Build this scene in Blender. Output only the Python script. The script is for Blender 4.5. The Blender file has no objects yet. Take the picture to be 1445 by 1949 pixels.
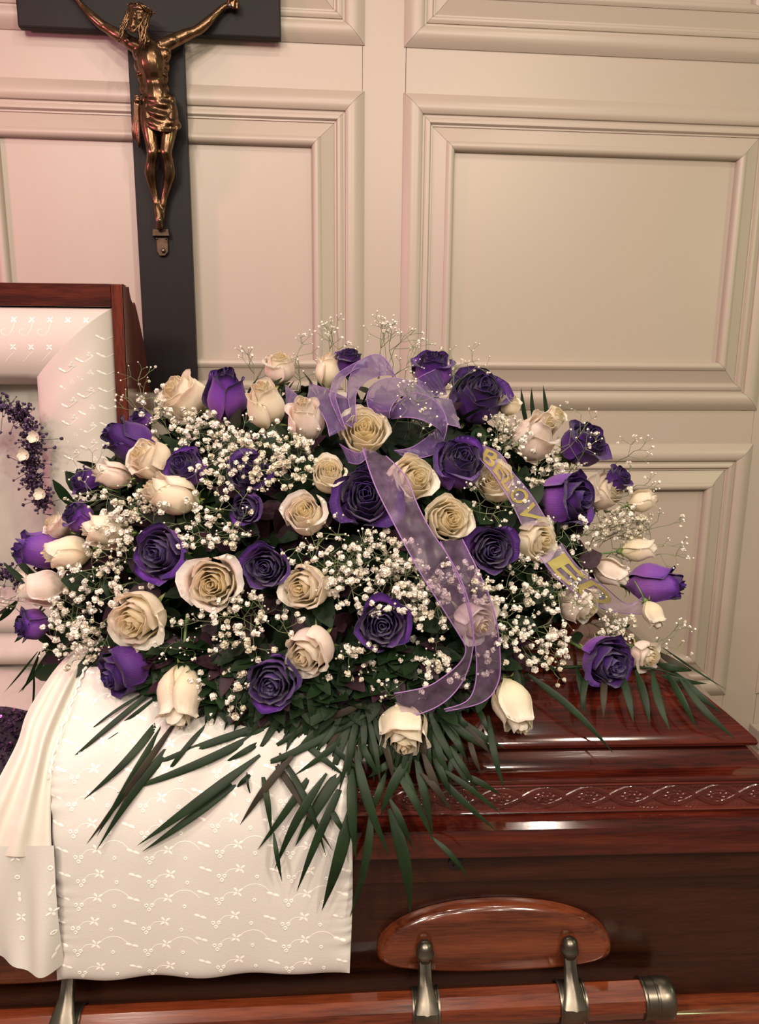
import bpy, bmesh, math, random
from mathutils import Vector, Matrix, Euler
import numpy as np
PI = math.pi
SINP = lambda a: max(0.0, math.sin(a))
S = bpy.context.scene
COL = S.collection
rnd = random.Random(7)

# ------------------------------------------------------------------ camera
FPX, IW, IH = 1450.0, 1445.0, 1949.0
cam_d = bpy.data.cameras.new('camera'); cam = bpy.data.objects.new('camera', cam_d); COL.objects.link(cam)
cam_d.sensor_fit = 'VERTICAL'; cam_d.sensor_height = 36.0; cam_d.lens = 36.0 * FPX / IH
cam_d.clip_start = 0.02
CM = Matrix.Rotation(math.radians(-2.6), 4, 'Z') @ Matrix.Rotation(math.radians(78), 4, 'X') @ Matrix.Rotation(math.radians(0.5), 4, 'Z')
CAM = Vector((0, 0, 1.5))
cam.matrix_world = Matrix.Translation(CAM) @ CM
S.camera = cam
CM3 = CM.to_3x3()
RIGHT, UP, BACK = CM3 @ Vector((1, 0, 0)), CM3 @ Vector((0, 1, 0)), CM3 @ Vector((0, 0, 1))

# ------------------------------------------------------------------ world and light
w = bpy.data.worlds.new('world'); S.world = w; w.use_nodes = True
bg = w.node_tree.nodes['Background']; bg.inputs[0].default_value = (1.0, 0.84, 0.68, 1); bg.inputs[1].default_value = 0.17
S.view_settings.view_transform = 'Standard'; S.view_settings.look = 'None'
S.view_settings.exposure = 0.27; S.view_settings.gamma = 1.0; S.view_settings.use_curve_mapping = False

def area(name, loc, target, size, power, col, shape='DISK', size_y=None):
    l = bpy.data.lights.new(name, 'AREA'); l.shape = shape; l.size = size
    if size_y: l.size_y = size_y
    l.energy = power; l.color = col
    o = bpy.data.objects.new(name, l); COL.objects.link(o); o.location = loc
    o.rotation_euler = (Vector(target) - Vector(loc)).to_track_quat('-Z', 'Y').to_euler()
    return o
WARM = (1.0, 0.83, 0.70)
for i, (x, y, pw) in enumerate([(0.05, 1.05, 5.5), (0.78, 1.25, 5), (-0.75, 1.0, 3.6), (-0.25, 0.35, 7), (0.62, 0.2, 7), (-1.0, -0.1, 7), (0.25, -0.65, 7.5), (-0.55, -0.9, 7.5), (1.15, -0.8, 7), (-1.5, -1.3, 8), (0.0, -1.7, 9), (0.9, -1.9, 9), (-0.8, -2.2, 9)]):
    area('ceiling_downlight', (x, y, 2.95), (x * .8, y + (.08 if y > 0 else .9), 0), 0.055, .84 * pw * (1.0 if y > 0 else 1.6), WARM)
area('front_fill', (-1.0, -.75, 2.65), (-.1, 1.2, 1.05), .30, 18, (1.0, .80, .68))  # pair of added fill lamps behind the camera, brightening the roses from the front
area('front_fill', (1.1, -.7, 2.65), (.1, 1.2, 1.05), .30, 17, (1.0, .84, .66))
area('pink_torchiere', (-1.75, 1.0, 2.1), (-0.5, 1.9, 1.2), 0.25, 11, (1.0, 0.27, 0.46))
area('green_torchiere', (2.3, 0.9, 2.0), (1.2, 2.0, 1.1), 0.3, 5, (0.72, 1.0, 0.45))

# ------------------------------------------------------------------ pixel helpers
def ray(x, y):
    return CM3 @ Vector(((x - IW / 2) / FPX, -(y - IH / 2) / FPX, -1.0))
def atY(x, y, Y):
    d = ray(x, y); return CAM + d * (Y / d.y)
WA = math.radians(2.7)
WU = Vector((math.cos(WA), math.sin(WA), 0)); WN = Vector((math.sin(WA), -math.cos(WA), 0)); W0 = Vector((0, 2.1, 0))
def wp(u, z, h=0.0):
    return W0 + WU * u + WN * h + Vector((0, 0, z))
def wpx(x, y, h=0.0):
    d = ray(x, y); t = ((W0 + WN * h - CAM).dot(WN)) / d.dot(WN); return CAM + d * t
MC, MR = Vector((-0.035, 1.33, 1.02)), Vector((0.53, 0.37, 0.43))
def mound(x, y, off=0.0, k=1.0):
    """point of the flower mound's front seen along this direction, off metres nearer"""
    d = ray(x, y); dn = d.normalized()
    q = Vector([(CAM - MC)[i] / (MR[i] * k) for i in range(3)]); e = Vector([dn[i] / (MR[i] * k) for i in range(3)])
    a, b, c = e.dot(e), q.dot(e), q.dot(q) - 1
    D = b * b - a * c
    t = (-b - math.sqrt(D)) / a if D > 0 else -b / a
    return CAM + dn * (t - off)
def mnormal(p):
    v = p - MC; return Vector([v[i] / MR[i] ** 2 for i in range(3)]).normalized()
ENV = [(.885, .50), (.885, .80), (.90, .865), (.925, .92), (.955, .968), (1.03, 1.03), (1.10, 1.062), (1.25, 1.088), (1.7, 1.09)]
def env(x, y, off=0.0):
    d = ray(x, y); best = None
    for (y0, z0), (y1, z1) in zip(ENV, ENV[1:]):
        dy, dz = y1 - y0, z1 - z0
        den = d.y * dz - d.z * dy
        if abs(den) < 1e-9: continue
        t = (y0 * dz - (z0 - CAM.z) * dy) / den
        s = ((d.y * t - y0) * dy + (d.z * t + CAM.z - z0) * dz) / (dy * dy + dz * dz)
        if t > 0 and -.001 <= s <= 1.001 and (best is None or t < best): best = t
    if best is None: best = 1.7 / d.y
    return CAM + d * best - d.normalized() * off

def surf(x, y, off, clear):
    """the nearer of the mound and the casket top along this direction"""
    a = mound(x, y, off); b = env(x, y, clear)
    return b if (b - CAM).length < (a - CAM).length and b.x > -.46 else a

# ------------------------------------------------------------------ object helpers
def mesh_of(name, vs, fs, mat=None, smooth=True, uvs=None):
    m = bpy.data.meshes.new(name); m.from_pydata([tuple(v) for v in vs], [], fs); m.update()
    if smooth and len(m.polygons): m.polygons.foreach_set('use_smooth', [True] * len(m.polygons))
    if mat: m.materials.append(mat)
    if uvs is not None:
        l = m.uv_layers.new(name='UVMap'); li = np.empty(len(m.loops), dtype=np.int32); m.loops.foreach_get('vertex_index', li)
        l.data.foreach_set('uv', np.array(uvs, dtype=np.float32)[li].ravel())
    return m
def link(name, m, parent=None, loc=None):
    o = bpy.data.objects.new(name, m); COL.objects.link(o)
    if parent: o.parent = parent
    if loc is not None: o.location = loc
    return o
def tag(o, label=None, cat=None, group=None, kind=None):
    if label: o['label'] = label
    if cat: o['category'] = cat
    if group: o['group'] = group
    if kind: o['kind'] = kind
    return o
def thing(name, loc, label, cat, group=None):
    o = link(name, None, None, loc); o.empty_display_size = .05
    return tag(o, label, cat, group)

class G:
    """collects geometry in world coordinates"""
    def __init__(s): s.v = []; s.f = []; s.uv = []
    def add(s, vs, fs, uvs=None):
        b = len(s.v); s.v += [Vector(v) for v in vs]; s.f += [tuple(i + b for i in f) for f in fs]
        s.uv += list(uvs) if uvs is not None else [(0.5, 0.5)] * len(vs)
    def box(s, a, b, M=None):
        x0, y0, z0 = a; x1, y1, z1 = b
        vs = [Vector(p) for p in [(x0, y0, z0), (x1, y0, z0), (x1, y1, z0), (x0, y1, z0), (x0, y0, z1), (x1, y0, z1), (x1, y1, z1), (x0, y1, z1)]]
        if M: vs = [M @ v for v in vs]
        s.add(vs, [(0, 3, 2, 1), (4, 5, 6, 7), (0, 1, 5, 4), (1, 2, 6, 5), (2, 3, 7, 6), (3, 0, 4, 7)])
    def grid(s, P, nu, nv, closed_u=False, uv=True):
        vs = [P[i][j] for i in range(nu) for j in range(nv)]
        fs = []
        for i in range(nu if closed_u else nu - 1):
            for j in range(nv - 1):
                i2 = (i + 1) % nu
                fs.append((i * nv + j, i2 * nv + j, i2 * nv + j + 1, i * nv + j + 1))
        s.add(vs, fs, [(i / max(1, nu - 1), j / max(1, nv - 1)) for i in range(nu) for j in range(nv)])
    def tube(s, pts, rad, n=8, cap=True):
        pts = [Vector(p) for p in pts]; N = len(pts)
        if not hasattr(rad, '__len__'): rad = [rad] * N
        t0 = (pts[1] - pts[0]).normalized(); up = Vector((0, 0, 1)) if abs(t0.z) < .9 else Vector((1, 0, 0))
        a = t0.cross(up).normalized(); vs = []
        for i in range(N):
            t = (pts[min(i + 1, N - 1)] - pts[max(i - 1, 0)])
            t = t.normalized() if t.length > 1e-9 else t0
            a = (a - t * a.dot(t)); a = a.normalized() if a.length > 1e-6 else t.orthogonal().normalized(); b = t.cross(a)
            for k in range(n):
                an = 2 * PI * k / n; vs.append(pts[i] + (a * math.cos(an) + b * math.sin(an)) * rad[i])
        fs = [(i * n + k, i * n + (k + 1) % n, (i + 1) * n + (k + 1) % n, (i + 1) * n + k) for i in range(N - 1) for k in range(n)]
        if cap: fs += [tuple(range(n))[::-1], tuple((N - 1) * n + k for k in range(n))]
        s.add(vs, fs)
    def lathe(s, prof, M, n=20):
        """prof: (r, z)"""
        vs = []; N = len(prof)
        for r, z in prof:
            for k in range(n):
                an = 2 * PI * k / n; vs.append(M @ Vector((r * math.cos(an), r * math.sin(an), z)))
        fs = [(i * n + k, i * n + (k + 1) % n, (i + 1) * n + (k + 1) % n, (i + 1) * n + k) for i in range(N - 1) for k in range(n)]
        fs += [tuple(range(n))[::-1], tuple((N - 1) * n + k for k in range(n))]
        s.add(vs, fs)
    def ball(s, c, r, n=10, m=7, M=None):
        if not hasattr(r, '__len__'): r = (r, r, r)
        vs = []
        for i in range(m + 1):
            th = PI * (i + .02) / (m + .04)
            for k in range(n):
                an = 2 * PI * k / n; p = Vector((math.sin(th) * math.cos(an) * r[0], math.sin(th) * math.sin(an) * r[1], math.cos(th) * r[2]))
                if M: p = M @ p
                vs.append(Vector(c) + p)
        fs = [(i * n + k, (i + 1) * n + k, (i + 1) * n + (k + 1) % n, i * n + (k + 1) % n) for i in range(m) for k in range(n)]
        fs += [tuple(range(n)), tuple(m * n + k for k in range(n))[::-1]]
        s.add(vs, fs)
    def build(s, name, mat, parent=None, smooth=True, org=None, uv=False, loc=None, bevel=None, angle=None):
        o_ = Vector(org) if org is not None else (Vector(parent.location) if parent is not None else Vector((0, 0, 0)))
        if parent is not None and parent.parent is not None and org is None: o_ = Vector(parent.location) + Vector(parent.parent.location)
        m = mesh_of(name, [v - o_ for v in s.v], s.f, mat, smooth, s.uv if uv else None)
        if bevel or angle:
            bm = bmesh.new(); bm.from_mesh(m); bmesh.ops.recalc_face_normals(bm, faces=bm.faces)
            if bevel:
                bmesh.ops.bevel(bm, geom=[e for e in bm.edges if e.calc_face_angle(0) > .6], offset=bevel, segments=2, affect='EDGES', profile=.6)
            if angle:
                for e in bm.edges:
                    if e.calc_face_angle(0) > math.radians(angle): e.smooth = False
            bm.to_mesh(m); bm.free()
        o = link(name, m, parent, loc)
        if parent is None and org is not None: o.location = org
        return o

def smoothline(pts, n):
    """Catmull-Rom through tuples/vectors"""
    P = [Vector(p) for p in pts]; out = []
    K = len(P) - 1
    for i in range(n):
        u = i / (n - 1) * K; k = min(int(u), K - 1); t = u - k
        p0, p1, p2, p3 = P[max(k - 1, 0)], P[k], P[k + 1], P[min(k + 2, K)]
        out.append(.5 * ((2 * p1) + (p2 - p0) * t + (2 * p0 - 5 * p1 + 4 * p2 - p3) * t * t + (3 * p1 - p0 - 3 * p2 + p3) * t ** 3))
    return out

# ------------------------------------------------------------------ materials
def nt(name):
    m = bpy.data.materials.new(name); m.use_nodes = True; n = m.node_tree.nodes; b = n['Principled BSDF']
    return m, n, m.node_tree.links, b
def ramp(n, stops):
    r = n.new('ShaderNodeValToRGB'); e = r.color_ramp.elements
    while len(e) < len(stops): e.new(.5)
    for i, (p, c) in enumerate(stops): e[i].position = p; e[i].color = (*c, 1)
    return r
def simple(name, col, rough=.5, metal=0, bump=0, bscale=40, spec=.5, var=0.0, coat=0, trans=0.0, emis=None):
    m, n, l, b = nt(name)
    b.inputs['Base Color'].default_value = (*col, 1); b.inputs['Roughness'].default_value = rough; b.inputs['Metallic'].default_value = metal
    b.inputs['Specular IOR Level'].default_value = spec; b.inputs['Coat Weight'].default_value = coat; b.inputs['Coat Roughness'].default_value = .08
    tc = n.new('ShaderNodeTexCoord')
    if var or bump:
        no = n.new('ShaderNodeTexNoise'); no.inputs['Scale'].default_value = bscale; no.inputs['Detail'].default_value = 4
        l.new(tc.outputs['Object'], no.inputs['Vector'])
        if var:
            r = ramp(n, [(.3, tuple(c * (1 - var) for c in col)), (.7, tuple(min(1, c * (1 + var)) for c in col))])
            l.new(no.outputs['Fac'], r.inputs[0]); l.new(r.outputs[0], b.inputs['Base Color'])
        if bump:
            bu = n.new('ShaderNodeBump'); bu.inputs['Strength'].default_value = bump; bu.inputs['Distance'].default_value = .002
            l.new(no.outputs['Fac'], bu.inputs['Height']); l.new(bu.outputs[0], b.inputs['Normal'])
    return m
def wood(name, dark, mid, light, rough=.12, axis=0):
    m, n, l, b = nt(name)
    tc = n.new('ShaderNodeTexCoord'); mp = n.new('ShaderNodeMapping'); sc = [14, 14, 14]; sc[axis] = 1.0; mp.inputs['Scale'].default_value = sc
    l.new(tc.outputs['Object'], mp.inputs[0])
    n1 = n.new('ShaderNodeTexNoise'); n1.inputs['Scale'].default_value = 3; n1.inputs['Detail'].default_value = 8; n1.inputs['Distortion'].default_value = .6
    n2 = n.new('ShaderNodeTexNoise'); n2.inputs['Scale'].default_value = 26; n2.inputs['Detail'].default_value = 3
    l.new(mp.outputs[0], n1.inputs[0]); l.new(mp.outputs[0], n2.inputs[0])
    mx = n.new('ShaderNodeMix'); mx.data_type = 'FLOAT'; mx.inputs[0].default_value = .35
    l.new(n1.outputs[0], mx.inputs[2]); l.new(n2.outputs[0], mx.inputs[3])
    r = ramp(n, [(.34, dark), (.5, mid), (.68, light)]); l.new(mx.outputs[0], r.inputs[0]); l.new(r.outputs[0], b.inputs['Base Color'])
    b.inputs['Roughness'].default_value = rough; b.inputs['Specular IOR Level'].default_value = .5
    b.inputs['Coat Weight'].default_value = .7; b.inputs['Coat Roughness'].default_value = .03
    bu = n.new('ShaderNodeBump'); bu.inputs['Strength'].default_value = .04; bu.inputs['Distance'].default_value = .001
    l.new(n2.outputs[0], bu.inputs['Height']); l.new(bu.outputs[0], b.inputs['Normal'])
    return m
def petalmat(name, stops, rough=.55, tr=.22, veins=.25, nv=.06):
    m, n, l, b = nt(name)
    uv = n.new('ShaderNodeUVMap'); sp = n.new('ShaderNodeSeparateXYZ'); l.new(uv.outputs[0], sp.inputs[0])
    tc = n.new('ShaderNodeTexCoord'); no = n.new('ShaderNodeTexNoise'); no.inputs['Scale'].default_value = 3.5; no.inputs['Detail'].default_value = 3
    l.new(tc.outputs['Object'], no.inputs[0])
    ad = n.new('ShaderNodeMath'); ad.operation = 'MULTIPLY_ADD'; ad.inputs[1].default_value = nv * 4; l.new(no.outputs[0], ad.inputs[0])
    sb = n.new('ShaderNodeMath'); sb.operation = 'SUBTRACT'; sb.inputs[1].default_value = nv * 2; l.new(sp.outputs[1], sb.inputs[0]); l.new(sb.outputs[0], ad.inputs[2])
    r = ramp(n, stops); l.new(ad.outputs[0], r.inputs[0]); l.new(r.outputs[0], b.inputs['Base Color'])
    b.inputs['Roughness'].default_value = rough; b.inputs['Specular IOR Level'].default_value = .3
    b.inputs['Sheen Weight'].default_value = .15
    if tr > .3:
        b.inputs['Subsurface Weight'].default_value = .45; b.inputs['Subsurface Radius'].default_value = (1, .75, .45); b.inputs['Subsurface Scale'].default_value = .008
    mp = n.new('ShaderNodeMapping'); mp.inputs['Scale'].default_value = (22, 1.6, 1); l.new(uv.outputs[0], mp.inputs[0])
    nb = n.new('ShaderNodeTexNoise'); nb.inputs['Scale'].default_value = 3; l.new(mp.outputs[0], nb.inputs[0])
    bu = n.new('ShaderNodeBump'); bu.inputs['Strength'].default_value = veins; bu.inputs['Distance'].default_value = .01
    l.new(nb.outputs[0], bu.inputs['Height']); l.new(bu.outputs[0], b.inputs['Normal'])
    t = n.new('ShaderNodeBsdfTranslucent'); l.new(r.outputs[0], t.inputs[0]); mx = n.new('ShaderNodeMixShader'); mx.inputs[0].default_value = tr
    out = n['Material Output']; l.new(b.outputs[0], mx.inputs[1]); l.new(t.outputs[0], mx.inputs[2]); l.new(mx.outputs[0], out.inputs[0])
    return m
def sheer(name, col, alpha, gl=.3):
    m, n, l, b = nt(name)
    b.inputs['Base Color'].default_value = (*col, 1); b.inputs['Roughness'].default_value = gl; b.inputs['Sheen Weight'].default_value = .5
    t = n.new('ShaderNodeBsdfTransparent'); t.inputs[0].default_value = (.93, .88, .97, 1)
    tl = n.new('ShaderNodeBsdfTranslucent'); tl.inputs[0].default_value = (*col, 1)
    tc = n.new('ShaderNodeTexCoord'); no = n.new('ShaderNodeTexNoise'); no.inputs['Scale'].default_value = 55; no.inputs['Detail'].default_value = 5
    l.new(tc.outputs['Object'], no.inputs[0])
    mr = n.new('ShaderNodeMapRange'); mr.inputs[1].default_value = .3; mr.inputs[2].default_value = .7; mr.inputs[3].default_value = alpha - .1; mr.inputs[4].default_value = alpha + .12
    l.new(no.outputs[0], mr.inputs[0])
    m1 = n.new('ShaderNodeMixShader'); m1.inputs[0].default_value = .3; l.new(b.outputs[0], m1.inputs[1]); l.new(tl.outputs[0], m1.inputs[2])
    m2 = n.new('ShaderNodeMixShader'); l.new(mr.outputs[0], m2.inputs[0]); l.new(t.outputs[0], m2.inputs[1]); l.new(m1.outputs[0], m2.inputs[2])
    l.new(m2.outputs[0], n['Material Output'].inputs[0])
    return m

M = {}
M['wall'] = simple('wall_paint', (.405, .345, .288), .38, bump=.05, bscale=60)
M['floor'] = simple('carpet', (.20, .12, .09), .95, bump=.6, bscale=300, var=.2)
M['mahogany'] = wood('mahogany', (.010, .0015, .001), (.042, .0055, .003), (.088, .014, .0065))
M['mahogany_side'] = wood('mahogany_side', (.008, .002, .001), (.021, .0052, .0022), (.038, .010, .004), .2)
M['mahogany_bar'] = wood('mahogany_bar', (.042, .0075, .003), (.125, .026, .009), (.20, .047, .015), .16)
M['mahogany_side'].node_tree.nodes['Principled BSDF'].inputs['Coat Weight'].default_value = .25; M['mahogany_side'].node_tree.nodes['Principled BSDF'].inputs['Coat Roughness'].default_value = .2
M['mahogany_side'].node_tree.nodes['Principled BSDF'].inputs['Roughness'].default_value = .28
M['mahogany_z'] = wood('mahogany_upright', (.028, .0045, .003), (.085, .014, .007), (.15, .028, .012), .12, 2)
M['carved'] = wood('mahogany_carved', (.04, .007, .005), (.075, .014, .010), (.11, .022, .014), .2)
M['ebony'] = simple('black_painted_wood', (.008, .006, .0065), .5, spec=.18, bump=.03, bscale=20)
M['bronze'] = simple('bronze', (.15, .088, .048), .25, .93, bump=.2, bscale=55, var=.35)
M['bronze_dark'] = simple('dark_bronze', (.055, .035, .022), .4, .85, bump=.2, bscale=55, var=.3)
M['antique'] = simple('antique_metal', (.16, .145, .115), .33, .95, bump=.1, bscale=30, var=.3)
M['black'] = simple('lock_black', (.006, .006, .006), .3)
M['cloth'] = simple('embroidered_cotton', (.575, .56, .53), .85, bump=.12, bscale=420)
M['lining'] = simple('lining_cotton', (.52, .475, .43), .85, bump=.12, bscale=420)
M['stitch'] = simple('white_embroidery', (.80, .78, .73), .4)
M['panel'] = simple('lid_panel_satin', (.40, .40, .345), .5, bump=.05, bscale=200)
M['sheer_lin'] = simple('satin_skirt', (.60, .565, .50), .5, bump=.05, bscale=200)
M['cream'] = petalmat('cream_petal', [(.0, (.70, .72, .36)), (.22, (.95, .86, .58)), (.6, (.96, .86, .64)), (1, (.97, .90, .75))], .5, .34, .10)
M['cream_in'] = petalmat('cream_inner_petal', [(.0, (1.0, .85, .50)), (.5, (1.0, .90, .62)), (1, (1.0, .92, .70))], .5, .5, .08)
M['blush'] = petalmat('blush_petal', [(.0, (.60, .62, .34)), (.2, (.86, .74, .58)), (.7, (.95, .80, .68)), (1, (.97, .92, .82))], .5, .34, .10)
M['purple'] = petalmat('purple_petal', [(.0, (.17, .05, .33)), (.5, (.070, .013, .165)), (1, (.042, .008, .118))], .5, .12)
M['purple_in'] = petalmat('dark_purple_petal', [(.0, (.03, .006, .10)), (.6, (.035, .008, .13)), (1, (.06, .016, .20))], .45, .08)
M['violet'] = petalmat('violet_petal', [(.0, (.30, .13, .42)), (.45, (.19, .055, .30)), (.85, (.13, .03, .30)), (1, (.05, .01, .17))], .5, .15)
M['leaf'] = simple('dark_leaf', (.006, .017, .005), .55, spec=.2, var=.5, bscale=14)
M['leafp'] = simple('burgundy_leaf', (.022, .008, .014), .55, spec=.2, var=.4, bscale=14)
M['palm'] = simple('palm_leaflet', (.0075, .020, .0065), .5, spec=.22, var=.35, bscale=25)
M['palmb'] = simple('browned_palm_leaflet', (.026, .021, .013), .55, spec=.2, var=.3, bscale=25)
M['sepal'] = simple('sepal_green', (.24, .30, .09), .5, var=.25, bscale=30)
M['stem'] = simple('stem_green', (.10, .17, .05), .5, var=.25, bscale=30)
M['gstem'] = simple('gypsophila_stem', (.16, .20, .10), .6)
M['gyp'] = simple('gypsophila_white', (.74, .69, .62), .7)
M['gypgrey'] = simple('gypsophila_cream', (.60, .55, .44), .7)
M['dyed'] = simple('dyed_gypsophila', (.050, .026, .070), .6, var=.9, bscale=60)
M['organza'] = sheer('lavender_organza', (.25, .155, .28), .30)
M['organza_bow'] = sheer('lavender_organza_bow', (.105, .052, .19), .74)
M['wire'] = simple('ribbon_edge', (.25, .13, .34), .4)
M['organza_gold'] = sheer('lettered_organza', (.45, .32, .52), .35)
M['gold'] = simple('gold_foil', (.38, .29, .10), .42, .35, bump=.2, bscale=90)
M['sequin'] = simple('sequin', (.10, .045, .13), .18, .8)
M['dress'] = simple('dark_dress', (.012, .006, .016), .6)
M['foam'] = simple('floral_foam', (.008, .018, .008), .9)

# ------------------------------------------------------------------ setting: floor and panelled wall
g = G(); g.box((-3.2, -2.5, -.05), (3.4, 2.6, 0)); tag(g.build('floor', M['floor'], smooth=False), kind='structure')
WM = Matrix(((WU.x, WN.x, 0, W0.x), (WU.y, WN.y, 0, W0.y), (0, 0, 1, 0), (0, 0, 0, 1)))   # local (u, h, z)
cols = [(-2.115, -1.091), (-.981, .043), (.153, 1.177), (1.287, 2.311)]
rows = [(.464, 1.238), (1.345, 2.133), (2.248, 3.03)]
g = G(); g.box((-2.6, -.10, 0), (2.75, -.022, 3.15), WM)
wall = g.build('wall_back', M['wall'], smooth=False); tag(wall, kind='structure')
def wchild(g, name, **k): return g.build(name, M['wall'], wall, org=(0, 0, 0), **k)
us = [-2.6] + [e for c in cols for e in c] + [2.75]
for a, b in zip(us[0::2], us[1::2]):
    g = G(); g.box((a + .0005, -.03, 0), (b - .0005, 0, 3.15), WM); wchild(g, 'stile', smooth=False, bevel=.0012)
zs = [0] + [e for r in rows for e in r] + [3.15]
for (c0, c1) in cols:
    for a, b in zip(zs[0::2], zs[1::2]):
        g = G(); g.box((c0 + .0005, -.03, a), (c1 - .0005, 0, b), WM); wchild(g, 'rail', smooth=False)
PROF = [(-.006, -.004), (-.005, .003), (.000, .007), (.010, .014), (.022, .0175), (.034, .0165), (.043, .010), (.0445, .004), (.050, .004), (.0505, .0075), (.056, .0105), (.063, .0095), (.0665, .005), (.0668, .003),
        (.071, .003), (.0712, .0), (.106, .0125), (.1065, .0145), (.112, .0185), (.119, .0185), (.126, .014), (.129, .006), (.130, -.006)]
for (c0, c1) in cols:
    for (r0, r1) in rows:
        g = G(); g.box((c0 + .10, -.03, r0 + .10), (c1 - .10, -.004, r1 - .10), WM)
        pan = wchild(g, 'wall_panel', smooth=False)
        for side in range(4):
            g = G(); P = []
            for d, h in PROF:
                e = .0004
                if side == 0: q = [(c0 + d + e, h, r1 - d), (c1 - d - e, h, r1 - d)]
                elif side == 1: q = [(c1 - d - e, h, r0 + d), (c0 + d + e, h, r0 + d)]
                elif side == 2: q = [(c0 + d, h, r0 + d + e), (c0 + d, h, r1 - d - e)]
                else: q = [(c1 - d, h, r1 - d - e), (c1 - d, h, r0 + d + e)]
                P.append([WM @ Vector(q[0]), WM @ Vector(q[1])])
            g.grid(P, len(PROF), 2)
            g.build('moulding', M['wall'], pan, org=(0, 0, 0), angle=38)
g = G(); g.box((-2.6, 0, 0), (2.75, .016, .13), WM); g.box((-2.6, 0, .13), (2.75, .010, .15), WM); tag(g.build('baseboard_back', M['wall'], smooth=False), kind='structure')
g = G(); bp = WM @ Vector((1.283, 0, .30))
g.box((1.283, 0, 0), (1.50, .05, .30), WM); g.box((1.275, 0, .30), (1.51, .06, .358), WM)
tag(g.build('trim_1', M['wall'], smooth=False, bevel=.004), kind='structure')

# ------------------------------------------------------------------ casket
SPL, XE, XH = -.405, .655, -1.42     # split between lids, foot end, head end
Y0, Y1 = .94, 1.68
casket = thing('casket', (0, 1.3, .52), 'polished dark mahogany casket with carved lid edge, its head half open', 'casket')
def loft(g, prof, x0, x1, y0, y1, left_flat=False, right_flat=False, kx=1.0):
    """profile points (inset, z) carried round a rectangle; a flat end is cut square"""
    P = []
    for d, z in prof:
        a = x0 if left_flat else x0 + d; b = x1 if right_flat else x1 - d * kx
        P.append([(a, y0 + d, z), (b, y0 + d, z), (b, y1 - d, z), (a, y1 - d, z)])
    N = len(P)
    vs = [p for r in P for p in r]; fs = []
    for i in range(N - 1):
        for k in range(4): fs.append((i * 4 + k, i * 4 + (k + 1) % 4, (i + 1) * 4 + (k + 1) % 4, (i + 1) * 4 + k))
    g.add(vs, fs)
# body shell (outer skin then inner skin: an open box)
g = G()
loft(g, [(.03, .56), (.006, .56), (.006, .765), (.009, .768)], XH, XE, Y0, Y1)
loft(g, [(.009, .768), (.03, .768), (.03, .56)], XH, XE, Y0, Y1)
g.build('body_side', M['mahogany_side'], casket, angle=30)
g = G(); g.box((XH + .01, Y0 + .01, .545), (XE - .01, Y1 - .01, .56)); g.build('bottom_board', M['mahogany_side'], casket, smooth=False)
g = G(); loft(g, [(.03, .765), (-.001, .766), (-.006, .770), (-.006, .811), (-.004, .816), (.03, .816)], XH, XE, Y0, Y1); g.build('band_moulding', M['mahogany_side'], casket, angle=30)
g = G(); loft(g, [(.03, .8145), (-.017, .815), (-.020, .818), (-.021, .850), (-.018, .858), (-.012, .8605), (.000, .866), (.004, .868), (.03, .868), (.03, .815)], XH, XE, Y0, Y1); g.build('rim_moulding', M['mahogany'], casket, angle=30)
g = G(); loft(g, [(.03, .50), (-.045, .50), (-.052, .508), (-.052, .523), (-.044, .531), (-.030, .536), (-.028, .542), (-.018, .552), (-.004, .557), (.01, .558), (.03, .558)], XH, XE, Y0, Y1)
g.build('base_moulding', M['mahogany_bar'], casket, angle=30)
g = G()
for x in (-1.1, .3):
    for y in (1.08, 1.52):
        g.box((x - .03, y - .03, 0), (x + .03, y + .03, .50))
    g.box((x - .03, 1.05, .44), (x + .03, 1.55, .50))
for y in (1.08, 1.52): g.box((-1.1, y - .015, .10), (.3, y + .015, .13))
g.build('bier_frame', M['antique'], casket, smooth=False)

# foot lid
CP = [(.012, .953), (.010, .955), (.0085, .960), (.011, .965), (.020, .973), (.04, .989), (.06, 1.004), (.085, 1.021), (.11, 1.036), (.14, 1.049), (.18, 1.060), (.23, 1.068), (.30, 1.072), (.369, 1.073)]
def crown_prof(): return [(.036, .950), (.034, .953)] + [(d + .016, z) for d, z in CP[1:-1]] + [(.3699, 1.073)]
OG = [(.004, .914), (.001, .916), (.001, .919), (.006, .922), (.014, .924), (.022, .930), (.030, .939), (.040, .9505)]
g = G(); loft(g, crown_prof(), SPL, .609, Y0, Y1, left_flat=True)
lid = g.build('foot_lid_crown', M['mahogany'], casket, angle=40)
g = G(); loft(g, [(.02, .914)] + OG + [(.06, .9505)], SPL, .613, Y0, Y1, left_flat=True); g.build('foot_lid_ogee_moulding', M['mahogany'], casket, angle=40)
g = G(); loft(g, [(.03, .869), (.002, .869), (.000, .872), (.003, .8745), (.006, .8755), (.006, .908), (.003, .909), (.001, .912), (.004, .914), (.03, .914)], SPL, .613, Y0, Y1, left_flat=True)
g.build('foot_lid_side', M['carved'], casket, angle=30)
# left end board closing the foot lid
g = G(); pr = [(Y0 + .006, .869), (Y0 + .006, .914)] + [(Y0 + d, z) for d, z in crown_prof()[2:-1]]
full = pr + [(Y0 + Y1 - y, z) for y, z in reversed(pr)]
g.add([(SPL + .001, y, z) for y, z in full], [tuple(range(len(full)))]); g.build('foot_lid_end_board', M['mahogany'], casket, smooth=False)
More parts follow.
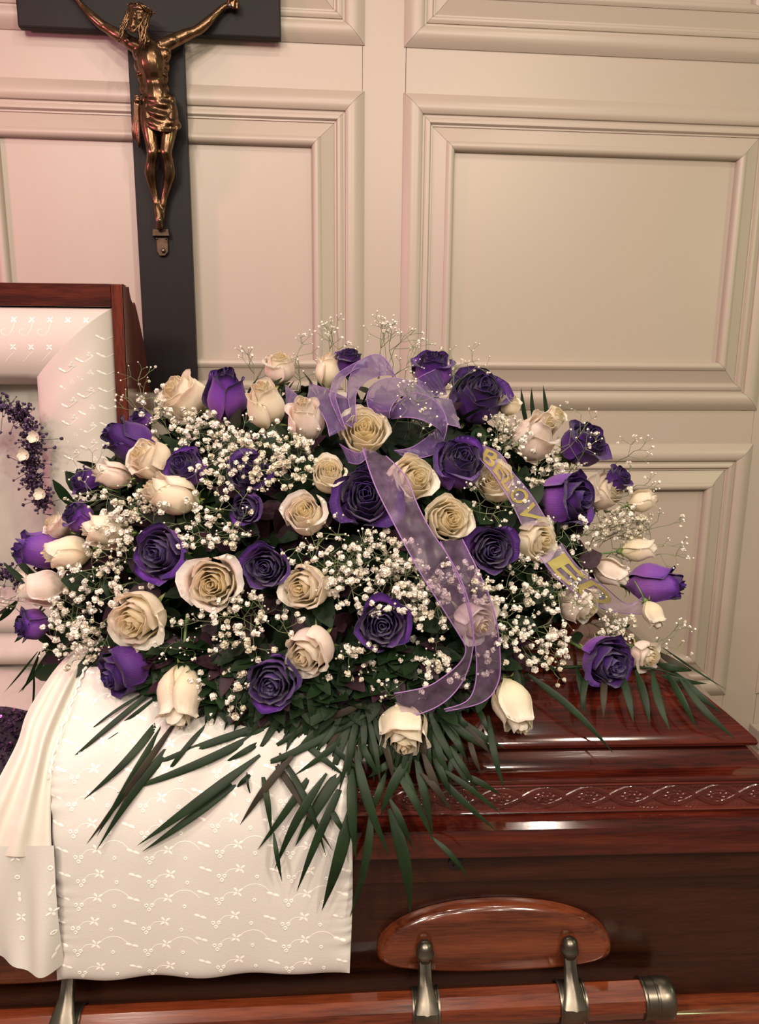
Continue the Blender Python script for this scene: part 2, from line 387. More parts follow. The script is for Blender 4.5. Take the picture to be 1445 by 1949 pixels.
# carved band: real relief
def relief(x, z):
    p = .0615; a = .0125; ph = PI * x / p; h = 0
    for sg in (1, -1):
        cy = sg * a * math.sin(ph); sl = a * PI / p * math.cos(ph); dist = (z - cy) / math.sqrt(1 + sl * sl)
        over = 1.0 if (sg * math.cos(ph)) > 0 else .75
        for o in (-.0022, 0, .0022):
            h = max(h, over * .0026 * math.exp(-((dist - o) / .0009) ** 2))
    cx = (math.floor(x / p) + .5) * p; dx = (x - cx) / .0225; dz = z / .0118; r = math.hypot(dx, dz); an = math.atan2(dz, dx)
    if r < 1: h = max(h, .0028 * (1 - r ** 4) * (.15 + .85 * abs(math.cos(4 * an + .8 * math.sin(7 * r))) ** 1.4) * (1 if r > .18 else 1.3) * (.45 + .55 * math.sin(r * 8.5) ** 2))
    cx = round(x / p) * p; dx = abs(x - cx) / .018; dz2 = (abs(z) - .0165) / .0065; r = math.hypot(dx, dz2)
    if r < 1: h = max(h, .0020 * (1 - r * r) * (.4 + .6 * abs(math.sin(dx * 9))))
    return h
g = G(); nx, nz = 1150, 38; P = []
for i in range(nx):
    x = SPL + (.613 - .006 - SPL) * i / (nx - 1)
    P.append([(x, Y0 + .0055 - relief(x, (j / (nz - 1) - .5) * .034), .875 + .034 * j / (nz - 1)) for j in range(nz)])
g.grid(P, nx, nz); g.build('carved_band', M['carved'], casket)
# handles: two oval boards with arms on a long rail
def escutcheon(cx, cz=.657):
    g = G(); n = 64; P = []
    for (inset, y) in [(0, .945), (0, .934), (.004, .926), (.012, .9225), (.016, .9225)]:
        r = []
        for k in range(n):
            a = 2 * PI * k / n; c, s_ = math.cos(a), math.sin(a)
            ex = .170 * (abs(c) ** .92) * (1 if c > 0 else -1); ez = (.077 if s_ > 0 else .031) * (abs(s_) ** (1.0 if s_ > 0 else .75)) * (1 if s_ > 0 else -1)
            f = 1 - inset / .055 * .9; fx = 1 - inset / .17
            r.append((cx + ex * fx, y, cz + ez * f))
        P.append(r)
    vs = [p for r in P for p in r]; fs = [(i * n + k, (i + 1) * n + k, (i + 1) * n + (k + 1) % n, i * n + (k + 1) % n) for i in range(4) for k in range(n)]
    fs.append(tuple(4 * n + k for k in range(n))); g.add(vs, fs)
    return g.build('oval_handle_board', M['mahogany_bar'] if False else M['mahogany_esc'], casket, angle=50)
M['mahogany_esc'] = wood('mahogany_board', (.045, .010, .004), (.11, .026, .010), (.17, .044, .016), .16)
escutcheon(.214); escutcheon(-.486)
TILT = .021
barz = lambda x: .594 + (x - .11) * TILT
g = G(); n = 10; g.tube([(x, .900, barz(x)) for x in (-.95, -.4, .1, .425)], .0245, 10); bar = g.build('handle_rail', M['mahogany_bar'], casket, angle=20)
bar.data.polygons.foreach_set('use_smooth', [True] * len(bar.data.polygons))
Mx = Matrix.Translation((.418, .900, barz(.418))) @ Matrix.Rotation(PI / 2, 4, 'Y')
g = G(); g.lathe([(.024, 0), (.0275, 0), (.028, .002), (.0275, .004), (.0265, .005), (.0265, .017), (.0275, .018), (.0275, .0205), (.0265, .0215), (.0278, .024), (.0278, .038), (.0262, .0425), (.022, .0455), (.0, .047)], Mx, 28)
g.build('metal_end_cap', M['antique'], casket, angle=40)
for ax in (-.587, -.381, .111, .317):
    g = G(); zb = barz(ax)
    Ma = Matrix.Translation((ax, .916, .676))
    g.lathe([(.0, .0135), (.005, .0128), (.0095, .009), (.0115, .004), (.0118, -.003), (.0128, -.004), (.0132, -.007), (.0124, -.010), (.0105, -.0125), (.0102, -.016), (.0, -.017)], Ma, 20)
    pts = [(ax, .914, .662), (ax, .907, .65), (ax, .898, .635), (ax, .884, .622), (ax, .8755, .612)]
    P = []
    for (x, y, z), wd in zip(pts, (.0095, .0095, .0105, .014, .0175)):
        P.append([(x - wd, y, z), (x - wd * .8, y - .005, z), (x - wd * .25, y - .0055, z), (x, y - .0075, z), (x + wd * .25, y - .0055, z), (x + wd * .8, y - .005, z), (x + wd, y, z), (x + wd * .8, y + .008, z), (x - wd * .8, y + .008, z), (x - wd, y, z)])
    g.grid(P, len(P), 10)
    arm = g.build('handle_arm', M['antique'], casket, angle=50)
    g = G(); P = []
    for r, dx in ((.0255, -.019), (.0285, -.019), (.0285, -.0165), (.0272, -.0155), (.0272, .0155), (.0285, .0165), (.0285, .019), (.0255, .019)):
        P.append([(ax + dx, .900 + r * math.cos(2 * PI * k / 24), zb + r * math.sin(2 * PI * k / 24)) for k in range(25)])
    g.grid(P, len(P), 25); g.build('clasp', M['antique'], arm, org=tuple(casket.location), angle=40)
    g = G(); g.lathe([(.0135, 0), (.0135, .010), (.0105, .013)], Matrix.Translation((ax, .935, .672)) @ Matrix.Rotation(PI / 2, 4, 'X'), 16); g.build('mounting_boss', M['antique'], arm, org=tuple(casket.location))
g = G(); Ml = Matrix.Translation((.153, .9345, .800)) @ Matrix.Rotation(PI / 2, 4, 'X'); g.lathe([(.0105, -.002), (.0105, .003), (.009, .004), (.005, .004), (.0045, .001)], Ml, 20); g.build('lock_escutcheon', M['black'], casket, angle=40)

# head lid, open
HY, HZ = 1.685, .870
LW = .765
def hl(y, t, x):     # lid coordinates: y up the open lid, t thickness away from the room
    lean = math.radians(3.0)
    return Vector((x, HY + t * math.cos(lean) + y * math.sin(lean), HZ + y * math.cos(lean) - t * math.sin(lean)))
g = G(); HX = XH + .02; HXR = -.478
pr = [(0.0, .03), (0, .0), (.003, .002), (.003, .04), (0, .044), (.0, .047), (.012, .050), (.024, .058), (.036, .075), (.034, .080)] + [(d + .02, z - .873) for d, z in CP[1:-1]]
half = [(LW - d, t) for d, t in pr]; full = half + [(d, t) for d, t in reversed(pr)]
P = [[hl(y, t, HXR) for y, t in full], [hl(y, t, HX) for y, t in full]]
g.grid(P, 2, len(full)); nb = len(g.v)
g.add([hl(y, t, HXR) for y, t in full[1:-1]], [tuple(range(len(full) - 2))])
g.build('head_lid_shell', M['mahogany_z'], casket, angle=35)
g = G()
def lidbox(g, x0, x1, y0, y1, t0, t1):
    vs = [hl(y, t, x) for x in (x0, x1) for y in (y0, y1) for t in (t0, t1)]
    g.add(vs, [(0, 1, 3, 2), (4, 6, 7, 5), (0, 4, 5, 1), (2, 3, 7, 6), (0, 2, 6, 4), (1, 5, 7, 3)])
lidbox(g, HX, HXR - .0255, LW - .048, LW, -.004, .03); g.build('lid_frame_rail', M['mahogany'], casket, smooth=False, bevel=.002)
g = G(); lidbox(g, HXR - .025, HXR - .0012, 0, LW - .0006, -.005, .03); g.build('lid_frame_stile', M['mahogany_z'], casket, smooth=False, bevel=.002)
# lining of the open lid: flat recess and two padded rolls
RX = -.503; RT = LW - .049; RWX, RWY = .178, .165
g = G(); nu, nv = 60, 30; P = []
for i in range(nu):
    x = HX + (RX - .05 - HX) * i / (nu - 1); P.append([hl(.0 + (RT - .02) * j / (nv - 1), .060 - .008 * math.exp(-((x + .715 - .03 * (j / nv)) / .012) ** 2) - .006 * math.exp(-((x + .69 + .03 * j / nv) / .02) ** 2) - .003 * math.sin(x * 60 + j * .1), x) for j in range(nv)])
g.grid(P, nu, nv); g.build('lid_panel_cloth', M['panel'], casket)
def rollz(s):    # cross-section of a roll: s 0 outer .. 1 inner -> (inset fraction, bulge toward the room)
    return s, -.044 * SINP(PI * min(1, s * 1.02)) ** .6 + (.055 * max(0, s - .93) / .07 if s > .93 else 0) + .010 * (1 - min(1, s * 6))
rollfaces = {}
def rollpt_top(s, x):
    f, b = rollz(s); return hl(RT - RWY * f, b, x)
def rollpt_right(s, y):
    f, b = rollz(s); return hl(y, b, RX - RWX * f)
g = G(); nu, nv = 30, 22; P = []
for i in range(nu):
    P.append([rollpt_top(j / (nv - 1), HX + (RX - RWX * j / (nv - 1) - HX) * (i / (nu - 1))) for j in range(nv)])
g.grid(P, nu, nv); rt_ = g.build('padded_roll', M['lining'], casket); tag(rt_, 'embroidered padded lining roll along the top of the open lid')
g = G(); P = []
for i in range(60):
    r_ = []
    for j in range(nv):
        s = j / (nv - 1); y = (RT - RWY * s) * (i / 59); p = rollpt_right(s, y)
        p = p + Vector((0, .0012 * math.sin(i * .7 + j * .1) * math.sin(PI * s), 0)); r_.append(p)
    P.append(r_)
g.grid(P, 60, nv); tag(g.build('padded_roll', M['lining'], casket), 'embroidered padded lining roll down the right side of the open lid')
# embroidery motifs: tiny raised stitches mapped on a surface function
def motif(g, F, u, v, kind, s, rot=0):
    s *= 1.3
    """F(u,v)->point in metres-ish params, raised by F's normal"""
    def P(du, dv, h=.0): return F(u + du, v + dv, h)
    def blob(cu, cv, a, b, an, h):
        vs = []
        for k in range(8):
            t = 2 * PI * k / 8; x, y = a * math.cos(t), b * math.sin(t); vs.append(P(cu + x * math.cos(an) - y * math.sin(an), cv + x * math.sin(an) + y * math.cos(an), .0002))
        vs.append(P(cu, cv, h)); g.add(vs, [(k, (k + 1) % 8, 8) for k in range(8)])
    if kind == 'cross':
        for k in range(4):
            an = rot + PI / 4 + k * PI / 2; blob(math.cos(an) * s * .55, math.sin(an) * s * .55, s * .5, s * .24, an, .0011)
    elif kind == 'bow':
        for k in (0, PI): blob(math.cos(rot + k) * s * .55, math.sin(rot + k) * s * .55, s * .6, s * .28, rot + k, .0012)
    elif kind in ('rings', 'ring'):
        cs = [(0, s * .6), (-s * .6, -s * .35), (s * .6, -s * .35)] if kind == 'rings' else [(0, 0)]
        for cu, cv in cs:
            n = 9; vs = []
            for k in range(n):
                t = 2 * PI * k / n
                for r, h in ((s * .48, .0002), (s * .36, .0010), (s * .22, .0002)): vs.append(P(cu + r * math.cos(t), cv + r * math.sin(t), h))
            g.add(vs, [((k * 3 + a), (((k + 1) % n) * 3 + a), (((k + 1) % n) * 3 + a + 1), (k * 3 + a + 1)) for k in range(n) for a in (0, 1)])
def arc(g, F, pts, wd=.00045):
    q = smoothline([Vector((a, b, 0)) for a, b in pts], 9); P = []
    for i, p in enumerate(q):
        t = (q[min(i + 1, 8)] - q[max(i - 1, 0)]).normalized(); nrm = Vector((-t.y, t.x, 0))
        P.append([F(*(p + nrm * wd).xy, .0001), F(p.x, p.y, .0004), F(*(p - nrm * wd).xy, .0001)])
    g.grid(P, 9, 3)
gm = G()
Ft = lambda x, v, h=0: rollpt_top(v / RWY, x) + Vector((0, -h * 1.2, 0))
for i in range(12):
    x = -.55 - i * .0375
    for v, k in ((.030, 'cross'), (.088, 'cross')):
        if x < RX - v - .01: motif(gm, Ft, x, v, k, .006)
    if x < RX - .09:
        arc(gm, Ft, [(x + .002, .036), (x - .0, .050), (x - .010, .064), (x - .022, .060), (x - .024, .052), (x - .014, .050)])
        arc(gm, Ft, [(x + .004, .096), (x - .01, .108), (x - .02, .118)])
Fr = lambda u, y, h=0: rollpt_right(u / RWX, y) + Vector((0, -h * 1.2, 0))
for i in range(24):
    y = .01 + i * .037
    for u, dy in ((.022, .012), (.062, 0), (.098, .016)):
        yy = y + dy
        if yy < RT - u - .02:
            motif(gm, Fr, u, yy, 'bow', .006, .5); arc(gm, Fr, [(u + .004, yy), (u - .008, yy - .004), (u - .02, yy + .004), (u - .028, yy + .01)])
            if u > .05: motif(gm, Fr, u - .02, yy + .012, 'rings', .004)
tag(gm.build('embroidery', M['stitch'], casket), kind='stuff')
# inside of the open half
g = G(); P = []
for i in range(40):
    x = HX + (SPL + .0 - HX) * i / 39
    P.append([hl(.10 * (3 - j) / 3, -.006 - .03 * (j / 3) ** 2, x) for j in range(4)] + [(x, 1.650 - .045 * SINP(PI * min(1, j / 7)) ** .7 if j <= 7 else 1.640 - .004 * math.sin(x * 50), .872 - .075 * min(1, j / 7) - (.11 * (j - 7) / 8 if j > 7 else 0)) for j in range(16)])
g.grid(P, 40, 20); g.build('interior_back_lining', M['lining'], casket)
g = G(); P = []
for i in range(40):
    x = HX + (SPL + .06 - HX) * i / 39
    P.append([(x, .965 + .68 * j / 20, .70 + (.09 if j >= 11 else 0) + .010 * math.sin(x * 9) * math.sin(j * .6)) for j in range(21)])
g.grid(P, 40, 21); g.build('mattress_cloth', M['lining'], casket)
g = G(); P = [[(HX + (SPL + .02 - HX) * i / 20, .966, .868 - .17 * j / 4) for j in range(5)] for i in range(21)]; g.grid(P, 21, 5); g.build('interior_front_lining', M['lining'], casket)
gm = G(); Fb = lambda x, v, h=0: Vector((x, 1.638 - h * 1.3, .79 - v))
for i in range(6):
    for v in (.03, .07): motif(gm, Fb, -.60 - .04 * i, v, 'cross', .006)
tag(gm.build('embroidery', M['stitch'], casket), kind='stuff')

# ------------------------------------------------------------------ embroidered coverlet
CPATH = [(1.30, 1.094), (1.18, 1.082), (1.09, 1.066), (1.02, 1.034), (.958, .982), (.936, .955), (.918, .915), (.905, .870), (.898, .80), (.894, .74), (.892, .665)]
cpv = smoothline([Vector((0, a, b)) for a, b in CPATH], 200); cl = [0]
for a, b in zip(cpv, cpv[1:]): cl.append(cl[-1] + (b - a).length)
CL = cl[-1]
def cpt(v):     # v metres along from the top
    v = max(0, min(CL - 1e-6, v)); lo = int(np.searchsorted(cl, v)) ; lo = max(1, lo); a = (v - cl[lo - 1]) / (cl[lo] - cl[lo - 1])
    p = cpv[lo - 1].lerp(cpv[lo], a); t = (cpv[min(lo + 2, 199)] - cpv[max(lo - 3, 0)]).normalized()
    return p, Vector((0, -abs(t.z) if True else 0, -t.y)) if False else Vector((0, t.z, -t.y))
CX0, CX1 = -.392, .006
def cover(x, v, h=0):
    p, nrm = cpt(v); u = (x - CX0) / (CX1 - CX0)
    an = math.atan2(x + .06, max(.02, v - .13)); r = math.hypot(x + .06, v - .13)
    amp = .0028 * min(1, max(0, r - .05) / .12) * max(.15, 1 - max(0, r - .28) / .22)
    d = amp * (math.sin(an * 21) + .6 * math.sin(an * 37 + 1) + .5 * math.sin(an * 13 + 2 + r * 6))
    eb = min(u, 1 - u) * (CX1 - CX0); evb = CL - v
    puff = .007 * (1 - math.exp(-eb / .006)) * (1 - math.exp(-evb / .007))
    puff += .0025 * math.sin(v * 260 + 9 * math.sin(v * 31)) * math.exp(-eb / .012)
    bot = .0022 * math.sin(x * 55) * math.exp(-evb / .05)
    xs = x + (float(np.interp(p.y, (.892, .897, .927, .948, .986, 1.045, 1.122, 1.3), (-.389, -.383, -.389, -.388, -.380, -.370, -.365, -.36))) - CX0) * (1 - u) + .003 * math.sin(v * 14) * u
    n_ = nrm if nrm.y < 0 or nrm.z > 0 else -nrm
    q = p + n_ * (d + puff + bot + h); q.x = xs
    q.z += .0018 * math.sin(x * 42) * math.exp(-evb / .02)
    return q
g = G(); nu, nv = 150, 150
P = [[cover(CX0 + (CX1 - CX0) * i / (nu - 1), CL * j / (nv - 1)) for j in range(nv)] for i in range(nu)]
g.grid(P, nu, nv)
Pb = [[cover(CX0 + (CX1 - CX0) * i / 49, CL * j / 49, -.004) for j in range(50)] for i in range(50)]
g.grid(Pb, 50, 50)
def rim(a, b):
    g.grid([a, b], 2, len(a))
loc_ = tuple(P[75][100]); cv = thing('coverlet', loc_, 'white embroidered coverlet square draped over the closed lid below the flowers', 'coverlet')
g.build('cloth', M['cloth'], cv)
gm = G(); per_x, per_v = .093, .0335
for i in range(6):
    for j in range(int(CL / per_v) + 1):
        x = CX0 + .012 + i * per_x + .004 * math.sin(j * 1.3); v = j * per_v + .006 + .004 * math.sin(i * 2.2)
        def ok(a, b): return CX0 + .006 < a < CX1 - .006 and .02 < b < CL - .006
        F = cover
        if ok(x, v): motif(gm, F, x, v, 'bow', .0062, .35)
        if ok(x + .021, v + .012): motif(gm, F, x + .021, v + .012, 'rings', .0048, 0)
        if ok(x + .046, v): motif(gm, F, x + .046, v, 'cross', .0062, .15)
        if ok(x + .068, v + .012): motif(gm, F, x + .068, v + .012, 'ring', .0045)
        if ok(x + .046, v) and ok(x + .021, v + .012): arc(gm, F, [(x + .024, v + .010), (x + .032, v + .001), (x + .044, v)])
        if ok(x + .09, v) and ok(x + .046, v) and j % 2: arc(gm, F, [(x + .048, v), (x + .060, v - .010), (x + .076, v - .010), (x + .088, v)])
tag(gm.build('embroidery', M['stitch'], cv), kind='stuff')
# left flap and gathered skirt
fl = thing('lining_flap', tuple(atY(50, 1740, .87)), 'white embroidered cloth flap hanging left of the big coverlet square', 'cloth flap')
def flap(u, v, h=0):
    x = -.62 + (.62 - .376) * u; z = .872 - v * (.164 + .004 * math.sin(u * 9 + .8) + .040 * max(0, u - .62) )
    y = .888 + .012 * math.sin(u * 17 + v * 2.5) * v - .010 * v + .006 * math.sin(u * 31 + 1) * v
    return Vector((x, y - h, z))
g = G(); P = [[flap(i / 69, j / 39) for j in range(40)] for i in range(70)]; g.grid(P, 70, 40); g.build('cloth', M['cloth'], fl)
gm = G(); F = lambda a, b, h=0: flap(a / .237, b / .19, h + .0002)
for i in range(6):
    for j in range(6):
        x = .012 + i * .044; v = .018 + j * .032 + (.014 if i % 2 else 0)
        if v < .17: motif(gm, F, x, v, ('bow', 'cross', 'ring')[(i + j) % 3], .006, .4 * i)
tag(gm.build('embroidery', M['stitch'], fl), kind='stuff')
sk = thing('gathered_skirt', tuple(atY(110, 1400, 1.0)), 'plain satin gathered skirt falling along the edge of the open half', 'cloth skirt')
A = smoothline([env(x, y, .006) for x, y, Y in ((206, 1212, 1.24), (170, 1285, 1.11), (134, 1375, 1.02), (108, 1450, .965), (99, 1510, .928), (97, 1570, .90), (99, 1626, .885))], 80)
B = smoothline([env(x, y, .006) for x, y, Y in ((150, 1228, 0), (111, 1266, 0), (74, 1318, 0), (49, 1362, 0), (34, 1410, 0), (8, 1462, 0), (-30, 1530, 0), (-80, 1606, 0))], 80)
g = G(); P = []
for i in range(80):
    r_ = []
    for j in range(60):
        s = j / 59; p = A[i].lerp(B[i], s); q = i / 79
        fold = .007 * math.sin(s * 15 + .6 + q * 1.2) * SINP(PI * s) ** .4 * min(1, q * 3 + .25)
        fold += .020 * SINP(PI * s) ** .8 * (1 - .5 * q)
        p = p + (CAM - p).normalized() * fold + Vector((0, 0, -.010 * SINP(PI * s) * (q > .9) * (q - .9) * 10))
        r_.append(p)
    P.append(r_)
g.grid(P, 80, 60); g.build('satin', M['sheer_lin'], sk)
gr = G(); pts = [cover(CX0 + .001, .10 + i * .0045, .003) + Vector((-.002 + .0015 * math.sin(i * 2.1), 0, .0008 * math.sin(i * 1.3))) for i in range(72)]
gr.tube(pts, [.0018 + .0007 * math.sin(i * 2.4) for i in range(72)], 6); gr.build('gathered_seam', M['stitch'], sk)
# dark sequinned garment inside
dr = thing('sequinned_garment', tuple(atY(0, 1420, 1.22)), 'dark purple and black sequinned garment lying in the open half', 'garment')
def dress(x, y): return Vector((x, y, .80 + .055 * math.exp(-((y - 1.27) / .16) ** 2) - .05 * max(0, (x + .60) / .10) ** 2 + .006 * math.sin(x * 40 + y * 30)))
g = G(); P = [[dress(-1.0 + .46 * i / 29, 1.03 + .29 * j / 29) for j in range(30)] for i in range(30)]; g.grid(P, 30, 30); g.build('fabric', M['dress'], dr)
g = G()
for k in range(2600):
    x, y = -1.0 + .44 * rnd.random() ** .5, 1.05 + .26 * rnd.random(); c = dress(x, y) + Vector((0, 0, .002)); a = Euler((rnd.uniform(-.7, .7), rnd.uniform(-.7, .7), 0)).to_matrix(); r = rnd.uniform(.0018, .0032)
    if math.sin(x * 70 + 3 * math.sin(y * 25)) + math.sin(y * 60) < -.6: continue
    g.add([c + a @ Vector((r * math.cos(PI / 3 * q), r * math.sin(PI / 3 * q), 0)) for q in range(6)], [tuple(range(6))])
tag(g.build('sequins', M['sequin'], dr, smooth=False), kind='stuff')

# ------------------------------------------------------------------ crucifix
cr = thing('crucifix', tuple(wp(-.465, 1.40, .02)), 'large black wooden crucifix with a bronze figure hung on the panelled wall', 'crucifix')
def wbox(name, u0, u1, z0, z1, h0, h1, mat, par, bev):
    g = G(); g.box((u0, h0, z0), (u1, h1, z1), WM); return g.build(name, mat, par, smooth=False, bevel=bev)
wbox('upright_board', -.523, -.391, 1.396, 2.75, .014, .040, M['ebony'], cr, .002)
wbox('cross_board', -.772, -.158, 2.236, 2.366, .0145, .0405, M['ebony'], cr, .004)
wbox('wall_spacer', -.48, -.43, 1.50, 2.6, 0, .014, M['ebony'], cr, None)
def J(x, y, h=.075): return wpx(x, y, h)
PXM = (J(301, 200) - J(300, 200)).length       # metres per pixel there
gb = G()
def limb(pts, sub=6):
    """pts: (px, py, h, radius px)"""
    q = smoothline([(p[0], p[1], p[2] * 1000) for p in pts], sub * (len(pts) - 1) + 1); rr = smoothline([(p[3], 0, 0) for p in pts], len(q))
    gb.tube([J(a.x, a.y, a.z / 1000) for a in q], [(r.x + 1.1) * PXM for r in rr], 12)
    for a, r in ((q[0], rr[0]), (q[-1], rr[-1])): gb.ball(J(a.x, a.y, a.z / 1000), r.x * PXM, 10, 8)
def lump(x, y, h, rx, ry, rd): 
    gb.ball(J(x, y, h), (rx * PXM, rd * PXM, ry * PXM), 12, 10)
# torso
limb([(286, 96, .078, 20), (287, 112, .082, 25), (290, 130, .080, 25), (293, 150, .074, 20), (296, 166, .072, 20), (299, 182, .074, 23), (301, 200, .072, 24)])
lump(289, 103, .070, 38, 24, 20); lump(289, 126, .070, 35, 24, 20); lump(291, 148, .068, 31, 22, 18); lump(294, 170, .068, 30, 20, 17)
lump(270, 103, .086, 17, 12, 8); lump(307, 103, .086, 17, 12, 8)
for yy in (134, 143): lump(268, yy, .083, 10, 4, 6); lump(310, yy, .083, 10, 4, 6)
for yy in (150, 161, 171): lump(288, yy, .085, 7, 5, 4); lump(300, yy, .085, 7, 5, 4)
lump(283, 192, .078, 17, 14, 15); lump(319, 192, .078, 17, 14, 15)
# shoulders, arms
limb([(270, 92, .078, 13), (252, 84, .076, 12), (238, 74, .073, 10.5), (220, 64, .070, 10), (203, 53, .066, 8), (192, 46, .064, 8.2), (176, 32, .062, 7.5), (160, 15, .058, 5.5), (146, -2, .056, 4.6), (138, -12, .055, 5)])
limb([(306, 90, .078, 13), (322, 82, .076, 12), (338, 74, .073, 10.5), (353, 67, .070, 9.5), (368, 61, .066, 7.8), (380, 55, .064, 8.2), (398, 40, .062, 7.5), (412, 26, .058, 5.5), (424, 15, .056, 4.8), (432, 11, .055, 5)])
lump(244, 78, .080, 11, 10, 10); lump(330, 78, .080, 11, 10, 10)
for (x, y, sx) in ((130, -19, -1), (440, 8, 1)):
    lump(x, y, .055, 9, 8, 5)
    for k in range(4):
        a = -0.9 + k * .42
        if sx > 0: p = [(x + 2, y - 2 + k * 3), (x + 9, y - 6 + k * 4.5), (x + 13, y - 4 + k * 4), (x + 9, y - 1 + k * 3)]
        else: p = [(x - 2, y - 4 + k * 2), (x - 9 + k * 3, y - 10 - k), (x - 11 + k * 4, y - 15), (x - 7 + k * 3, y - 11)]
        limb([(p[0][0], p[0][1], .056, 2.4), (p[1][0], p[1][1], .058, 2.3), (p[2][0], p[2][1], .063, 2.1), (p[3][0], p[3][1], .067, 1.8)], 3)
    limb([(x - 4 * sx, y - 4, .058, 2.6), (x - 1 * sx, y - 11, .062, 2.3), (x + 4 * sx, y - 14, .066, 2.0)], 3)
# neck, head tilted down to the left
limb([(285, 92, .080, 12), (279, 78, .088, 10), (272, 64, .096, 10)])
HT = Matrix.Rotation(math.radians(-16), 3, BACK)
def hd(dx, dy, dh, rx, ry, rd):
    v = HT @ (RIGHT * dx - UP * dy); c = J(262, 34, .112) + v * PXM + WN * dh * PXM
    Rm = Matrix.Identity(3); gb.ball(c, (rx * PXM, rd * PXM, ry * PXM), 12, 10, None)
hd(0, -6, -3, 19, 22, 20); hd(0, 8, 4, 14, 18, 14); hd(0, 20, 7, 8, 8, 9); hd(0, -7, 13, 13, 4, 4); hd(0, 2, 17, 3, 8, 4.5); hd(0, 7, 19, 4, 3, 3.4)
hd(-9, 3, 12, 5, 5, 4); hd(9, 3, 12, 5, 5, 4); hd(-6, -3, 15, 3.4, 2.2, 2); hd(6, -3, 15, 3.4, 2.2, 2); hd(0, 13, 16, 5, 1.4, 2); hd(0, 16, 15, 4, 1.4, 2)
# legs
limb([(283, 205, .076, 17), (284, 225, .080, 16.5), (286, 250, .084, 14.5), (289, 275, .088, 11.5), (291, 291, .092, 10.5), (289, 308, .084, 9.5), (287, 328, .076, 10.8), (290, 350, .068, 8.4), (295, 372, .064, 6), (299, 392, .064, 5.6)])
limb([(320, 205, .076, 17), (322, 225, .080, 16.5), (321, 250, .084, 14.5), (318, 275, .088, 11.5), (316, 291, .092, 10.5), (320, 308, .084, 9.5), (322, 330, .076, 10.8), (319, 350, .068, 8.4), (314, 372, .064, 6), (310, 392, .064, 5.6)])
lump(291, 289, .100, 7, 8, 6); lump(316, 289, .100, 7, 8, 6)
limb([(299, 392, .066, 6), (301, 406, .072, 6.5), (303, 420, .076, 6.5), (304, 432, .074, 5)])
limb([(310, 392, .062, 6), (308, 404, .062, 6.5), (306, 420, .062, 7), (306, 434, .060, 5.5)])
for k in range(4): limb([(299 + k * 3, 429, .077, 2), (299 + k * 3.2, 437 - abs(k - 1), .076, 1.8)], 2)
tm = mesh_of('tmp', gb.v, gb.f); to = link('tmp', tm)
rm = to.modifiers.new('r', 'REMESH'); rm.mode = 'VOXEL'; rm.voxel_size = .0021; rm.use_smooth_shade = True
sm = to.modifiers.new('s', 'SMOOTH'); sm.factor = .6; sm.iterations = 5
bpy.context.view_layer.update(); dg = bpy.context.evaluated_depsgraph_get()
fm = bpy.data.meshes.new_from_object(to.evaluated_get(dg)); fm.transform(Matrix.Translation(-cr.location)); fm.materials.clear(); fm.materials.append(M['bronze'])
fm.polygons.foreach_set('use_smooth', [True] * len(fm.polygons))
bpy.data.objects.remove(to); fig = link('bronze_figure', fm, cr)
org = tuple(cr.location)
# hair strands, beard, crown of thorns
g = G(); rr = random.Random(3)
def hp(dx, dy, dh): return J(262, 34, .112) + (HT @ (RIGHT * dx - UP * dy)) * PXM + WN * dh * PXM
for k in range(46):
    a = -2.4 + 4.8 * k / 45; s = 1 if a > 0 else -1
    x0 = 17 * math.sin(a * .62); d0 = 10 - abs(a) * 5
    L = (28 + rr.uniform(0, 26)) if abs(a) > .7 else 8
    pts = []
    for q in range(9):
        t = q / 8; pts.append(hp(x0 + s * (t * 8 + 3.0 * math.sin(t * 9 + k)) * (abs(a) > .7), -18 + t * L * 1.35, d0 + 5 * math.sin(PI * t) + (0 if abs(a) > .7 else 4)))
    g.tube(pts, [2.6 * PXM * (1 - .6 * q / 8) for q in range(9)], 6)
for k in range(14):
    x0 = -8 + 16 * k / 13; g.tube([hp(x0 + 1.5 * math.sin(q * 1.8 + k), 18 + q * 4.2 - abs(x0) * .7, 12 - q * .9 - abs(x0) * .3) for q in range(5)], [2.0 * PXM, 2.0 * PXM, 1.7 * PXM, 1.2 * PXM, .5 * PXM], 6)
g.build('hair_and_beard', M['bronze'], fig, org=org)
g = G()
for b in range(3):
    g.tube([hp(21 * math.sin(t) + 0, -17 + 3.2 * math.sin(5 * t + b * 2.1), 19 * math.cos(t) - 3 + 2 * math.cos(5 * t + b * 2.1)) for t in [2 * PI * q / 40 for q in range(41)]], 1.8 * PXM, 6)
for k in range(18):
    t = 2 * PI * k / 18; p = hp(21 * math.sin(t), -17, 19 * math.cos(t) - 3); e = hp(29 * math.sin(t), -17 + rr.uniform(-8, 6), 26 * math.cos(t) - 3); g.tube([p, e], [1.4 * PXM, .2 * PXM], 5)
g.build('crown_of_thorns', M['bronze'], fig, org=org)
